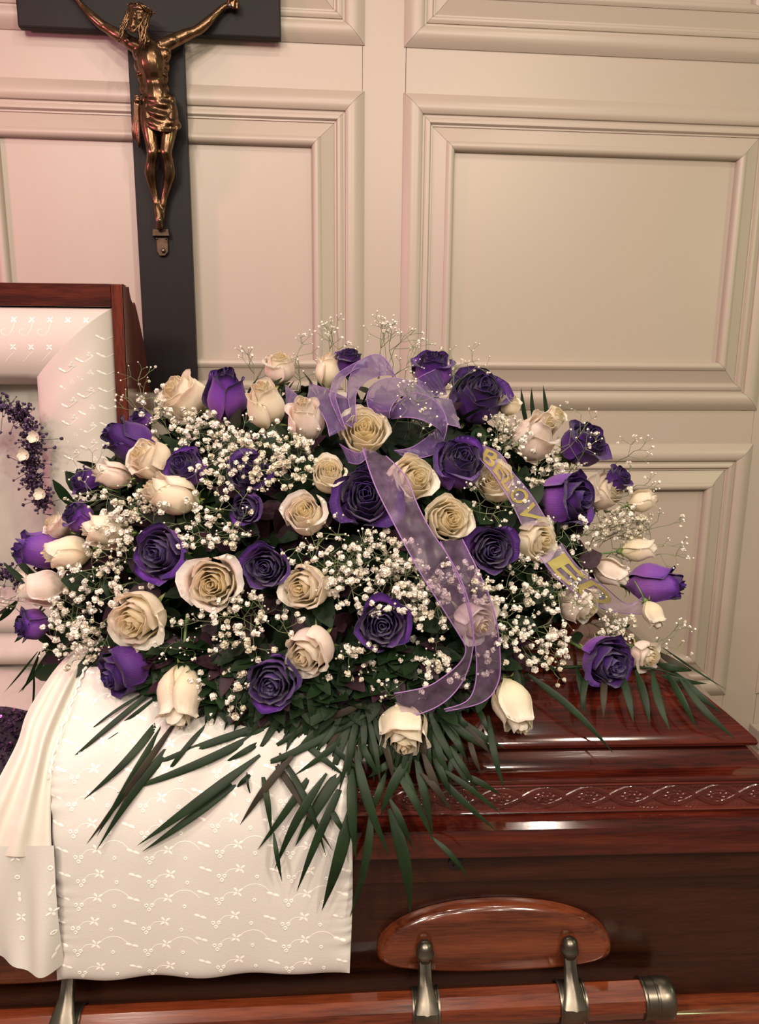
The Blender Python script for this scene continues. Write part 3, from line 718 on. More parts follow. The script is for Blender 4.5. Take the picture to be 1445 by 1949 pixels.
# loincloth: wrapped folds
g = G(); P = []; nA, nB = 72, 26
for i in range(nA + 1):
    a = 2 * PI * i / nA; r_ = []
    for j in range(nB):
        t = j / (nB - 1); low = 236 + 10 * math.cos(a - .9) + 6 * math.sin(a)
        y = 181 + 3 * math.sin(a) + (low - 184) * t; cx = 299 + 6 * t
        rx = 31 + 9 * t - 2 * math.sin(PI * t); rd = 27 + 3 * t
        fold = 1.9 * math.sin(15 * t + 3.2 * math.sin(a - .4) + a * 2.2) * (.5 + .5 * math.sin(a) ** 2 if True else 1) + 1.2 * math.sin(23 * t - 4 * math.sin(a))
        r_.append(J(cx + (rx + fold) * math.cos(a), y, .074 + (rd + fold * 1.3) * PXM * math.sin(a)))
    P.append(r_)
g.grid(P, nA + 1, nB); 
for q in range(5): g.ball(J(259 + rr.uniform(-4, 4), 187 + rr.uniform(-5, 4), .094), (5 * PXM, 4 * PXM, 4 * PXM), 8, 6)
for q in range(4):
    g.tube([J(258 - 2 + q * 2.5 + 1.5 * math.sin(t * 6 + q), 190 + t * (76 + 5 * q) , .086 - .012 * t) for t in [s / 8 for s in range(9)]], [3.0 * PXM, 3.2 * PXM, 3.4 * PXM, 3.8 * PXM, 4 * PXM, 4 * PXM, 4.2 * PXM, 3.8 * PXM, 1.5 * PXM], 8)
g.build('loincloth', M['bronze'], fig, org=org)
g = G(); a = [J(290, 436, .042), J(321, 436, .042), J(321, 449, .042), J(290, 449, .042)]
def prism(g, q, h0, h1):
    b = [J(x, y, h0) for x, y in q]; t = [J(x, y, h1) for x, y in q]; n = len(q)
    g.add(b + t, [tuple(range(n)), tuple(range(n, 2 * n))[::-1]] + [(k, (k + 1) % n, n + (k + 1) % n, n + k) for k in range(n)])
prism(g, [(291, 436), (320, 436), (322, 449), (290, 449)], .041, .062); prism(g, [(297, 449), (319, 449), (320, 480), (314, 487), (304, 487), (299, 478)], .041, .050)
g.build('foot_rest', M['bronze_dark'], cr, org=org, bevel=.001, smooth=False)
for x, y, r in ((298, 454, 2), (316, 454, 2), (311, 477, 4.5)):
    g = G(); g.ball(J(x, y, .052), r * PXM, 10, 8); g.build('screw_head', M['antique'], cr, org=org)
for x, y, h in ((437, 10, .066), (304, 419, .088)):
    g = G(); g.ball(J(x, y, h), (4 * PXM, 3 * PXM, 4 * PXM), 10, 8); g.build('nail_head', M['antique'], cr, org=org)

# ------------------------------------------------------------------ purple dried wreath in the open lid
def floret_geo(g, c, r, rr, n=7):
    """a puff of small cupped petals"""
    for k in range(n):
        d = Vector((rr.gauss(0, 1), rr.gauss(0, 1), rr.gauss(0, 1))).normalized(); a = d.orthogonal().normalized(); b = d.cross(a)
        p = c + d * r * .45; e = r * rr.uniform(.45, .62)
        g.add([p + a * e + d * r * .15, p + b * e + d * r * .25, p - a * e + d * r * .1, p - b * e + d * r * .3, p + d * r * .0], [(0, 1, 4), (1, 2, 4), (2, 3, 4), (3, 0, 4)])
    g.ball(c, r * .55, 5, 3)
def garland(name, pts, Y, label, cat, n, spread, blossoms):
    q = smoothline([(x, y, 0) for x, y in pts], 40); o = thing(name, tuple(atY(q[20].x, q[20].y, Y)), label, cat)
    rr = random.Random(5); gs, gf = G(), G(); gs.tube([atY(p.x, p.y, Y) for p in q], .004, 5)
    for k in range(n):
        p = q[rr.randrange(40)]; b = atY(p.x, p.y, Y); a = rr.uniform(0, 2 * PI); r = spread * abs(rr.gauss(0, .55))
        e = atY(p.x + r * math.cos(a), p.y + r * math.sin(a), Y - rr.uniform(0, .04)); gs.tube([b, e], .0006, 3, False)
        (floret_geo(gf, e, rr.uniform(.0035, .006), rr, 6) if rr.random() < .6 else gf.ball(e, rr.uniform(.0018, .0034), 6, 4))
    gs.build('stems', M['leafp'], o); tag(gf.build('dyed_florets', M['dyed'], o), kind='stuff')
    for x, y in blossoms:
        g = G(); c = atY(x, y, Y - .045)
        for k in range(6):
            a = 2 * PI * k / 6 + .3; d = RIGHT * math.cos(a) + UP * math.sin(a); s_ = BACK
            t = d.cross(s_); P = [[c + d * (.013 * u_) + t * (.008 * v_ * math.sin(PI * (.15 + .75 * u_))) + s_ * (.010 * u_ ** 2 + .004 * math.sin(k * 2)) for v_ in (-1, -.5, 0, .5, 1)] for u_ in (0, .25, .5, .75, 1)]
            g.grid(P, 5, 5)
        g.build('white_blossom', M['gypgrey'], o)
garland('dried_wreath', [(-60, 800), (-30, 770), (15, 778), (48, 800), (66, 840), (58, 880), (66, 920), (84, 960)], 1.65, 'purple dyed dried flower wreath hanging inside the open lid', 'wreath', 900, 28, [(47, 866), (66, 832), (78, 940)])
garland('dried_flower_bunch', [(-60, 1080), (-10, 1088), (40, 1100)], 1.60, 'small purple dried flower bunch low inside the lid, by the palm tips', 'flower bunch', 260, 26, [(46, 1092)])

# ------------------------------------------------------------------ roses
def petal(phi, wd, rb, rt, h, curl, seed, z0=-.42, tip=.0, ruf=.02, tuck=.07, nu=11, nv=9):
    rr = random.Random(seed); p1, p2, p3 = rr.uniform(0, 6), rr.uniform(0, 6), rr.uniform(0, 6)
    front, uvs = [], []
    for i in range(nu):
        s = -1 + 2 * i / (nu - 1)
        for j in range(nv):
            t = j / (nv - 1)
            tt = t * (1 - .20 * abs(s) ** 2.6) * (1 + tip * (1 - abs(s)) ** 2)
            wf = .30 + .70 * math.sin(min(1, t * 1.5) * PI / 2)
            an = phi + s * wd * wf
            if tt < .5: r = .05 + (rb - .05) * math.sin(tt / .5 * PI / 2)
            else:
                u = (tt - .5) / .5; u = u * u * (3 - 2 * u) if rt < rb else u ** 1.3; r = rb + (rt - rb) * u
            z = z0 + h * (tt ** 1.08)
            if tt > .72:
                c = (tt - .72) / .28; e = curl * (c * c) * (.75 + .5 * abs(s)); r += e * .16; z -= e * .13 * c
            r *= 1 + tuck * s
            r += ruf * t * t * math.sin(5.5 * s + p1) + ruf * .5 * t ** 3 * math.sin(12 * s + p2)
            z += ruf * .8 * t ** 3 * math.sin(8 * s + p3)
            front.append(Vector((r * math.cos(an), r * math.sin(an), z))); uvs.append((i / (nu - 1), t))
    return front, uvs, nu, nv
def petal_mesh(mat, *a, **k):
    f, uvs, nu, nv = petal(*a, **k)
    th = .006
    m = mesh_of('petal', f, [(i * nv + j, (i + 1) * nv + j, (i + 1) * nv + j + 1, i * nv + j + 1) for i in range(nu - 1) for j in range(nv - 1)], mat, True, uvs)
    n = [v.normal.copy() for v in m.vertices]; N = len(f)
    back = [f[i] - n[i] * th * (.3 + .7 * (0 if False else 1)) for i in range(N)]
    fs = [(i * nv + j, (i + 1) * nv + j, (i + 1) * nv + j + 1, i * nv + j + 1) for i in range(nu - 1) for j in range(nv - 1)]
    fb = [tuple(N + q for q in reversed(x)) for x in fs]
    ed = [i * nv for i in range(nu)] + [(nu - 1) * nv + j for j in range(1, nv)] + [i * nv + nv - 1 for i in range(nu - 2, -1, -1)] + [j for j in range(nv - 2, 0, -1)]
    fe = [(ed[k], N + ed[k], N + ed[(k + 1) % len(ed)], ed[(k + 1) % len(ed)]) for k in range(len(ed))]
    bpy.data.meshes.remove(m)
    return mesh_of('petal', f + back, fs + fb + [tuple(reversed(q)) for q in fe], mat, True, uvs + uvs)
GA = 2.39996
def rose_proto(kind, color, seed):
    """list of (name, mesh); unit diameter 1, axis +Z, centred"""
    rr = random.Random(seed); parts = []
    inn, mid, out = (M['cream_in'], M['cream'], M['cream' if seed % 2 else 'blush']) if color == 'w' else (M['purple_in'], M['purple'], M['violet' if seed % 2 else 'purple'])
    ph = rr.uniform(0, 6)
    if kind == 'open': n, z0 = 19, -.44
    elif kind == 'half': n, z0 = 16, -.50
    else: n, z0 = 11, -.60
    for k in range(n):
        f = k / (n - 1); phi = ph + k * GA + rr.uniform(-.15, .15)
        if kind == 'open':
            rb = .045 + .41 * f ** 1.1; rt = rb * (.76 + .27 * f); h = .86 - .15 * f ** 2 + rr.uniform(-.025, .025); curl = max(0, f - .5) * .9; wd = 1.5 - .50 * f
            mat = inn if f < .55 else mid if f < .82 else out; ruf = .006 + .022 * f
        elif kind == 'half':
            rb = .05 + .42 * f; rt = rb * (.62 + .28 * f); h = 1.0 - .12 * f + rr.uniform(-.03, .03); curl = max(0, f - .55) * 1.1; wd = 1.6 - .50 * f
            mat = inn if f < .45 else mid if f < .75 else out; ruf = .005 + .022 * f
        else:
            rb = .07 + .36 * f; rt = rb * (.42 + .26 * f); h = 1.22 - .14 * f + rr.uniform(-.02, .02); curl = max(0, f - .7) * 1.6; wd = 1.65 - .50 * f
            mat = inn if f < .3 else mid if f < .6 else out; ruf = .004 + .016 * f
        curl += 1.1 * rb * (1 - f)
        if k >= n - 3: curl += rr.uniform(.0, .75); wd *= rr.uniform(.9, 1.12); rb *= 1.03
        parts.append(('petal', petal_mesh(mat, phi, wd, rb, rt, h, curl, seed * 100 + k, z0=z0, tip=.04 if k > n - 6 else 0, ruf=ruf)))
    for k in range(5):
        g = G(); a = ph + 2 * PI * k / 5; P = []
        refl = .5 + rr.random() * .6
        for i in range(8):
            t = i / 7; r = .05 + .30 * t * (1 if refl < .8 else 1.1); z = z0 - .02 + .30 * t * (1 - refl * t * 1.2); wd = .075 * (1 - t) ** .8 + .004
            d = Vector((math.cos(a), math.sin(a), 0)); tn = Vector((-d.y, d.x, 0))
            P.append([d * r + tn * wd + Vector((0, 0, z)), d * (r + .02) + Vector((0, 0, z - .01)), d * r - tn * wd + Vector((0, 0, z))])
        g.grid(P, 8, 3); parts.append(('sepal', mesh_of('sepal', g.v, g.f, M['sepal'])))
    g = G(); g.tube([(0, 0, z0 + .06), (0, 0, z0 - .02), (0, 0, z0 - .09), (0, 0, z0 - .12)], [.09, .10, .07, .035], 10); g.tube([(0, 0, z0 - .10), (.01, 0, z0 - .5), (.0, .01, z0 - .9)], .03, 7)
    parts.append(('stem', mesh_of('stem', g.v, g.f, M['stem'])))
    mr = sorted(math.hypot(v.co.x, v.co.y) for nm, me in parts if nm == 'petal' for v in me.vertices)
    f = .5 / mr[int(len(mr) * .992)] if kind != 'bud' else .43 / mr[int(len(mr) * .99)]
    for nm, me in parts: me.transform(Matrix.Scale(f, 4))
    return parts
PROTO = {}
for color in 'wp':
    for kind, ns in (('open', 3), ('half', 4), ('bud', 3)):
        PROTO[color, kind] = [rose_proto(kind, color, s) for s in range(1, ns + 1)]
ROSES = [
 # colour, x, y, size, kind, ax, ay, label
 ('w', 352, 757, 92, 'half', -.55, .55, 'cream rose left of the lighter purple bud at the upper left, wall behind'),
 ('w', 507, 772, 84, 'bud', -.10, .72, 'tall cream rose with one curled petal, right of the upper left purple bud'),
 ('w', 584, 800, 80, 'bud', -.10, .70, 'small upright cream rose just left of the bow loops'),
 ('w', 693, 824, 96, 'open', .02, .30, 'open cream rose with yellow heart in front of the bow'),
 ('w', 533, 702, 66, 'half', .05, .85, 'pink tinged cream rose at the top, behind the tall cream rose'),
 ('w', 626, 706, 56, 'bud', .08, .94, 'slim cream bud standing upright behind the left bow loop'),
 ('w', 627, 905, 72, 'half', .05, .45, 'cream rose touching the left of the big dark central purple rose'),
 ('w', 584, 982, 88, 'half', -.15, .40, 'cream rose with parted lower petals under the small cream one'),
 ('w', 288, 876, 84, 'half', -.60, .40, 'cream rose directly under the top left purple rose'),
 ('w', 328, 943, 88, 'bud', -.78, .30, 'cream rose lying on its side below the small ruffled purple rose'),
 ('w', 214, 905, 60, 'bud', -.85, .30, 'blush bud half hidden by baby\'s breath at the left edge, high up'),
 ('w', 203, 1010, 74, 'bud', -.92, .10, 'cream rose on its side right of the small dark purple one at left'),
 ('w', 130, 1050, 74, 'bud', -.92, -.05, 'cream rose pressed against the light magenta rose at far left'),
 ('w', 83, 1122, 74, 'bud', -.93, -.02, 'closed blush bud, lowest cream one at the far left'),
 ('w', 110, 1002, 52, 'half', -.6, .6, 'small cream rose peeping out behind the light magenta rose'),
 ('w', 408, 1110, 116, 'open', -.02, .0, 'large wide open cream rose facing out, left of centre'),
 ('w', 267, 1176, 120, 'open', -.28, -.22, 'large ragged cream rose above the lilac and purple one'),
 ('w', 584, 1116, 94, 'half', -.35, -.05, 'cream rose with a drooping outer petal, right of a purple one'),
 ('w', 592, 1235, 100, 'half', -.42, -.38, 'cream rose facing down left beside the low dark purple rose'),
 ('w', 345, 1322, 98, 'bud', .02, -.93, 'cream rose hanging head down on its green stem over the coverlet'),
 ('w', 770, 1386, 102, 'half', -.02, -.72, 'cream rose hanging below the end of the looped ribbon tail'),
 ('w', 978, 1342, 88, 'bud', .30, -.82, 'cream rose hanging over the red wood lid, right of the ribbon tails'),
 ('w', 853, 990, 90, 'open', .26, .10, 'open cream rose on the right edge of the long ribbon tail'),
 ('w', 899, 1180, 84, 'half', .60, -.25, 'blush rose seen through the two ribbon tails'),
 ('w', 780, 915, 94, 'half', .42, .25, 'cream rose partly under the ribbon, right of the central purple rose'),
 ('w', 815, 730, 66, 'half', -.35, .70, 'blush rose veiled by the right bow loop'),
 ('w', 1016, 832, 92, 'bud', .42, .52, 'plump cream rose at upper right beside the dark purple one'),
 ('w', 1054, 796, 44, 'half', .5, .6, 'small cream rose just behind the plump cream rose'),
 ('w', 1146, 936, 80, 'half', .62, .30, 'ragged pale yellow rose between two purple ones at right'),
 ('w', 1224, 954, 46, 'bud', .85, .30, 'small pale green bud jutting out at the right edge'),
 ('w', 1216, 1045, 54, 'bud', .97, .14, 'closed blush bud pointing right, highest of the pair at right'),
 ('w', 1162, 1090, 58, 'bud', .88, -.38, 'closed blush bud pointing down right at the lettered ribbon'),
 ('w', 1018, 1028, 82, 'half', .52, -.05, 'cream rose covering the middle of the gold lettered ribbon'),
 ('w', 1100, 1148, 78, 'half', .72, -.35, 'cream rose behind baby\'s breath under the lettered ribbon'),
 ('w', 944, 922, 76, 'half', -.35, .45, 'peach rose under the top of the gold lettered ribbon'),
 ('w', 1243, 1170, 46, 'bud', .35, -.85, 'greenish bud pointing down under the right purple rose'),
 ('w', 1226, 1246, 60, 'half', .42, -.30, 'small cream rose at the lower right of the spray'),
 ('w', 968, 770, 46, 'half', .3, .8, 'small blush rose behind the upper right dark purple one'),
 ('p', 430, 755, 92, 'bud', .12, .82, 'lighter purple bud upright against the wall at upper left'),
 ('p', 248, 842, 88, 'bud', -.72, .38, 'purple rose leaning left beside the open lid edge'),
 ('p', 356, 894, 82, 'open', -.30, .50, 'small ruffled dark purple rose between two cream ones at left'),
 ('p', 474, 903, 88, 'open', .05, .45, 'dark purple rose veiled by baby\'s breath left of centre'),
 ('p', 470, 968, 64, 'half', -.1, -.1, 'purple rose mostly hidden under the veiled dark purple one'),
 ('p', 163, 917, 56, 'half', -.78, .30, 'bluish purple rose behind baby\'s breath at the left edge'),
 ('p', 150, 986, 62, 'half', -.50, .60, 'small dark purple rose above the cream pair at far left'),
 ('p', 80, 1048, 84, 'bud', -.86, .12, 'light magenta purple rose at the far left'),
 ('p', 311, 1052, 112, 'open', -.28, .05, 'large dark purple rose up and left of the widest cream rose'),
 ('p', 508, 1079, 92, 'open', -.05, .0, 'dark purple rose right of the widest cream rose'),
 ('p', 697, 948, 128, 'open', .02, .22, 'biggest dark purple rose in the centre beside the ribbon tail'),
 ('p', 728, 1187, 108, 'open', .0, .0, 'dark purple rose facing out low in the centre'),
 ('p', 520, 1297, 104, 'open', -.05, -.10, 'dark purple rose at the lower edge above the palm leaves'),
 ('p', 242, 1274, 106, 'half', -.72, -.28, 'lilac and purple rose lying over the coverlet at lower left'),
 ('p', 62, 1190, 66, 'half', -.80, .05, 'pale purple rose at the left tip, sprinkled with baby\'s breath'),
 ('p', 664, 690, 58, 'half', .05, .85, 'dark purple rose top at the crest behind the bow'),
 ('p', 824, 708, 84, 'half', -.05, .85, 'violet rose standing at the crest right of the bow'),
 ('p', 909, 760, 112, 'half', .20, .55, 'tall dark purple rose right of the bow'),
 ('p', 873, 886, 102, 'half', .12, .45, 'dark purple rose left of the start of the gold lettering'),
 ('p', 1108, 847, 92, 'half', .50, .50, 'dark purple rose at upper right behind a wisp of baby\'s breath'),
 ('p', 1076, 952, 110, 'half', .70, .08, 'bright purple rose facing right beside the lettered ribbon'),
 ('p', 1174, 912, 52, 'half', .5, .55, 'small purple rose behind the ragged pale yellow one'),
 ('p', 935, 1046, 100, 'open', .05, .0, 'dark ruffled purple rose right of the second ribbon tail'),
 ('p', 1246, 1112, 88, 'bud', .86, .02, 'purple rose facing right at the right tip of the spray'),
 ('p', 1152, 1258, 108, 'open', .36, -.15, 'purple rose low on the right above the bare palm leaflets'),
 ('p', 270, 800, 44, 'half', -.4, .6, 'little purple rose top behind the left casket lid edge'),
]
cnt = {}
ROSEPOS = []
for i, (c, x, y, sz, kind, ax, ay, label) in enumerate(ROSES):
    k = cnt.get((c, kind), 0); cnt[c, kind] = k + 1; parts = PROTO[c, kind][k % len(PROTO[c, kind])]
    pos = surf(x, y, .012 if kind != 'bud' else .02, sz / FPX * 1.1 * .42)
    axis = (RIGHT * ax + UP * ay + BACK * math.sqrt(max(.02, 1 - ax * ax - ay * ay))).normalized()
    dist = (pos - CAM).dot(-BACK); size = sz / FPX * dist * (1.0 if kind != 'bud' else 1.08)
    q = Vector((0, 0, 1)).rotation_difference(axis).to_matrix() @ Matrix.Rotation(rnd.uniform(0, 6.28), 3, 'Z')
    root = thing('rose', pos, label, 'rose', ('cream' if c == 'w' else 'purple') + ' roses in the casket spray')
    root.rotation_euler = q.to_euler(); root.scale = (size,) * 3
    for nm, me in parts: link(nm, me, root)
    ROSEPOS.append((x, y, sz, pos))

# ------------------------------------------------------------------ baby's breath
def sprig_proto(seed, airy=False):
    rr = random.Random(seed); gs, gf, gb_ = G(), G(), G()
    def branch(p, d, L, lv):
        e = p + d * L; mid_ = p.lerp(e, .5) + Vector((rr.gauss(0, 1), rr.gauss(0, 1), rr.gauss(0, 1))) * L * .05
        gs.tube([p, mid_, e], [.0007 - .00012 * lv] * 3, 3, False)
        if lv >= 3 or (lv == 2 and rr.random() < .35):
            if rr.random() < (.35 if airy else .72): floret_geo(gf, e, rr.uniform(.0042, .0062) * (.62 if airy else 1), rr, 8)
            else: gb_.ball(e, rr.uniform(.0012, .0020), 5, 3)
            return
        for k in range(rr.choice((2, 2, 3)) if lv else 3):
            v = Vector((rr.gauss(0, 1), rr.gauss(0, 1), rr.gauss(0, 1))).normalized(); nd = (d + v * (.95 if lv else 1.0)).normalized()
            branch(e, nd, L * rr.uniform(.48, .8), lv + 1)
    branch(Vector((0, 0, -.055)), Vector((0, 0, 1)), .034 if not airy else .045, 0)
    return (mesh_of('stems', gs.v, gs.f, M['gstem']), mesh_of('florets', gf.v, gf.f, M['gyp'] if seed % 3 else M['gypgrey'], False), mesh_of('buds', gb_.v, gb_.f, M['gyp']))
SP = [sprig_proto(s) for s in range(1, 11)]; SPA = [sprig_proto(s, True) for s in range(21, 26)]
CL_ = [
 # cx, cy, rx, ry, n, off, airy, label
 (320, 795, 62, 28, 7, .02, 0, 'baby\'s breath sprig between the cream and purple roses at top left'),
 (262, 778, 22, 26, 3, .02, 1, 'baby\'s breath sprig by the right edge of the open lid'),
 (405, 820, 60, 30, 9, .02, 0, 'baby\'s breath sprig under the upright lighter purple bud'),
 (500, 860, 80, 32, 13, .03, 0, 'baby\'s breath sprig under the two upright cream roses'),
 (560, 860, 36, 34, 5, .03, 0, 'baby\'s breath sprig left of the small central cream rose'),
 (455, 920, 60, 46, 8, .045, 0, 'baby\'s breath sprig over the veiled dark purple rose'),
 (440, 1000, 60, 34, 7, .02, 0, 'baby\'s breath sprig above the widest cream rose'),
 (240, 955, 60, 34, 9, .02, 0, 'baby\'s breath sprig above the side lying cream rose at left'),
 (180, 930, 36, 22, 4, .03, 1, 'baby\'s breath sprig over the bluish purple rose at left'),
 (215, 1040, 40, 40, 7, .025, 0, 'baby\'s breath sprig left of the large upper left dark purple rose'),
 (165, 1110, 56, 36, 9, .02, 0, 'baby\'s breath sprig right of the closed blush bud at far left'),
 (120, 1190, 62, 34, 12, .03, 0, 'baby\'s breath sprig spilling over the edge at lower left'),
 (30, 1130, 24, 22, 4, .0, 1, 'baby\'s breath sprig sticking out at the far left'),
 (185, 1215, 36, 20, 4, .01, 0, 'baby\'s breath sprig where the gathered skirt meets the flowers'),
 (455, 1190, 48, 34, 8, .015, 0, 'baby\'s breath sprig between the widest cream rose and the low purple one'),
 (440, 1270, 52, 44, 8, .015, 0, 'baby\'s breath sprig right of the hanging cream rose stem'),
 (520, 1170, 60, 26, 7, .015, 0, 'baby\'s breath sprig above the down facing cream rose'),
 (340, 1010, 40, 18, 4, .02, 0, 'baby\'s breath sprig above the large left dark purple rose'),
 (640, 1085, 40, 36, 6, .02, 0, 'baby\'s breath sprig right of the cream rose with drooping petal'),
 (720, 1090, 80, 44, 20, .03, 0, 'baby\'s breath sprig in the thick patch under the central purple rose'),
 (800, 1130, 50, 40, 9, .02, 0, 'baby\'s breath sprig behind the long ribbon tail'),
 (680, 1250, 46, 60, 6, .01, 0, 'baby\'s breath sprig below the low central purple rose'),
 (790, 1250, 50, 50, 8, .01, 0, 'baby\'s breath sprig inside the curve of the looped ribbon tail'),
 (720, 1330, 46, 22, 4, .01, 1, 'baby\'s breath sprig above the palm leaves under the ribbon end'),
 (925, 1200, 24, 70, 8, .01, 0, 'baby\'s breath sprig behind the second ribbon tail'),
 (780, 820, 50, 34, 5, .02, 1, 'baby\'s breath sprig below the big right bow loop'),
 (955, 820, 38, 30, 8, .02, 0, 'baby\'s breath sprig left of the plump cream rose at upper right'),
 (880, 720, 22, 16, 2, .03, 1, 'baby\'s breath sprig on the tall dark purple rose by the bow'),
 (1050, 895, 40, 30, 8, .02, 0, 'baby\'s breath sprig under the plump cream rose at upper right'),
 (1105, 840, 30, 28, 3, .055, 1, 'baby\'s breath sprig in front of the upper right dark purple rose'),
 (1190, 970, 34, 50, 9, .02, 0, 'baby\'s breath sprig beside the ragged pale yellow rose'),
 (1205, 900, 18, 40, 3, .0, 1, 'baby\'s breath sprig standing out against the wall at right'),
 (1130, 1020, 60, 26, 11, .01, 0, 'baby\'s breath sprig below the bright purple right facing rose'),
 (935, 965, 34, 24, 4, .01, 1, 'baby\'s breath sprig above the dark ruffled purple rose at right'),
 (1010, 1110, 46, 34, 9, .02, 0, 'baby\'s breath sprig left of the lower lettered ribbon'),
 (1085, 1150, 36, 22, 4, .05, 1, 'baby\'s breath sprig over the cream rose under the lettering'),
 (985, 1190, 40, 36, 8, .02, 0, 'baby\'s breath sprig right of the second ribbon tail, middle height'),
 (1040, 1240, 46, 34, 7, .03, 0, 'baby\'s breath sprig hanging over the dark lid at right'),
 (1190, 1195, 50, 20, 6, .02, 0, 'baby\'s breath sprig above the low right purple rose'),
 (1240, 1225, 24, 20, 3, .02, 1, 'baby\'s breath sprig above the right palm leaflets'),
 (1255, 1020, 16, 50, 4, .0, 1, 'baby\'s breath sprig behind the closed blush buds at right'),
 (900, 1110, 30, 26, 4, .02, 0, 'baby\'s breath sprig under the dark ruffled purple rose at right'),
 (560, 690, 22, 26, 4, .0, 1, 'airy baby\'s breath sprig at the crest left of the slim bud'),
 (478, 720, 20, 20, 2, .0, 1, 'baby\'s breath sprig at the crest beside the lighter purple bud'),
 (650, 648, 26, 14, 4, -.02, 1, 'airy green baby\'s breath sprig at the very top, left tuft'),
 (730, 642, 28, 24, 7, -.02, 1, 'airy green baby\'s breath sprig at the very top, right tuft'),
 (755, 690, 20, 20, 3, .0, 1, 'baby\'s breath sprig behind the top bow loop'),
 (365, 1225, 30, 24, 3, .0, 1, 'baby\'s breath sprig right of the large ragged cream rose'),
 (640, 1010, 40, 24, 3, .0, 1, 'baby\'s breath sprig at the lower left of the central purple rose'),
]
ns = 0
for ci, (cx, cy, rx, ry, n, off, airy, label) in enumerate(CL_):
    for k in range(max(2, round(n * (.78 if n < 18 else 1)))):
        for tr_ in range(20):
            a, r = rnd.uniform(0, 2 * PI), math.sqrt(rnd.random()) * 1.15; x, y = cx + rx * r * math.cos(a), cy + ry * r * math.sin(a)
            if off > .04 or all(math.hypot(x - q[0], y - q[1]) > q[2] * .45 for q in ROSEPOS): break
        pos = surf(x, y, off + rnd.uniform(-.02, .01), .03 if y > 1200 else .0)
        top = y < 700
        d = (mnormal(pos) * .8 + BACK * .4 + UP * (.9 if top else .15) + Vector((rnd.gauss(0, .25), rnd.gauss(0, .25), rnd.gauss(0, .25)))).normalized()
        st, fo, bu = (SPA if airy else SP)[rnd.randrange(5 if airy else 10)]
        o = link('babys_breath_sprig', st, None, pos); tag(o, label, 'flower sprig', 'baby\'s breath: ' + label.split('sprig ')[1])
        o.rotation_euler = (Vector((0, 0, 1)).rotation_difference(d).to_matrix() @ Matrix.Rotation(rnd.uniform(0, 6.28), 3, 'Z')).to_euler(); o.scale = (rnd.uniform(.85, 1.15),) * 3
        tag(link('florets', fo, o), kind='stuff'); tag(link('buds', bu, o), kind='stuff'); ns += 1
print('sprigs', ns)

# ------------------------------------------------------------------ dark greenery of the spray
def blade(g, c, d, nrm, L, wd, droop=.1):
    t = d.cross(nrm).normalized(); nrm = t.cross(d); P = []
    for i in range(5):
        s = i / 4; wv = wd * SINP(PI * (.08 + .90 * s)) ** .8; p = c + d * L * s - nrm * L * droop * s * s
        P.append([p + t * wv + nrm * wv * .25, p, p - t * wv + nrm * wv * .25])
    g.grid(P, 5, 3)
rr = random.Random(11)
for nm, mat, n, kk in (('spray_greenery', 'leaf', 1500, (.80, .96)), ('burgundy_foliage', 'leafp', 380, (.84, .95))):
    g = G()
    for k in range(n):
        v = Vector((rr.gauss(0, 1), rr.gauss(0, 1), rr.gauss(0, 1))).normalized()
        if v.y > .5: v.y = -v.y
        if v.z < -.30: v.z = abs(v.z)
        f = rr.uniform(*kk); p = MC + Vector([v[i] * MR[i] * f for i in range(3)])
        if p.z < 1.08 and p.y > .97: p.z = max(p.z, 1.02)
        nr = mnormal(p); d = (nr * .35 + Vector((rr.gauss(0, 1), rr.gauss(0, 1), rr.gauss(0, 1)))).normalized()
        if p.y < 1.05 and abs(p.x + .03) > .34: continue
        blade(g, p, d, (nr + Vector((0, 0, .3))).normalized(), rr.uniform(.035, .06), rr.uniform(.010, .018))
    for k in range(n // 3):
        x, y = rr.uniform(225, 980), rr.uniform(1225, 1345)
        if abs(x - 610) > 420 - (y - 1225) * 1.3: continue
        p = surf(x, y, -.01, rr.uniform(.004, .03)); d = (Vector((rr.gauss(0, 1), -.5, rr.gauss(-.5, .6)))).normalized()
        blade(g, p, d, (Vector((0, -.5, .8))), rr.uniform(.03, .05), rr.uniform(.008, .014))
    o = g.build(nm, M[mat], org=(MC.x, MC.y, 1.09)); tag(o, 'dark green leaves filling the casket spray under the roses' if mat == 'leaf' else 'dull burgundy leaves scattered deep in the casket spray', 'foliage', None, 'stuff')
g = G(); g.ball(Vector((MC.x, MC.y + .02, 1.10)), (MR.x * .80, MR.y * .78, MR.z * .74), 32, 20)
g.v = [Vector((v.x, v.y, max(v.z, 1.075 if v.y > 1.12 else 1.0))) for v in g.v]
tag(g.build('floral_foam', M['foam'], org=(MC.x, MC.y, 1.08)), 'dark soaked floral foam holding the casket spray', 'foam')

# ------------------------------------------------------------------ palm fronds
def lp(x, y, off, mode):
    if mode == 'free': return atY(x, y, off)
    a, b = mound(x, y, 0, .97), env(x, y)
    d = ray(x, y).normalized(); ta, tb = (a - CAM).length, (b - CAM).length
    inside = ((x + 10 - 680) / 640) ** 2 + ((y - 1110) / 300) ** 2 < 1
    t = min(ta, tb) if inside else tb
    return CAM + d * (t - off)
FILL = random.Random(23)
def fan(cx, cy, a0, a1, n, L0, L1, wd=14):
    """leaflets radiating under the flowers, angles in degrees from straight down (positive to the right)"""
    out = []
    for k in range(n):
        a = math.radians(a0 + (a1 - a0) * (k + FILL.uniform(.2, .8)) / n); L = FILL.uniform(L0, L1); r0 = FILL.uniform(20, 70)
        out.append((cx + r0 * math.sin(a), cy + r0 * .6 * math.cos(a), cx + (r0 + L) * math.sin(a), cy + (r0 * .6 + L) * math.cos(a), FILL.uniform(wd - 3, wd + 3)))
    return out
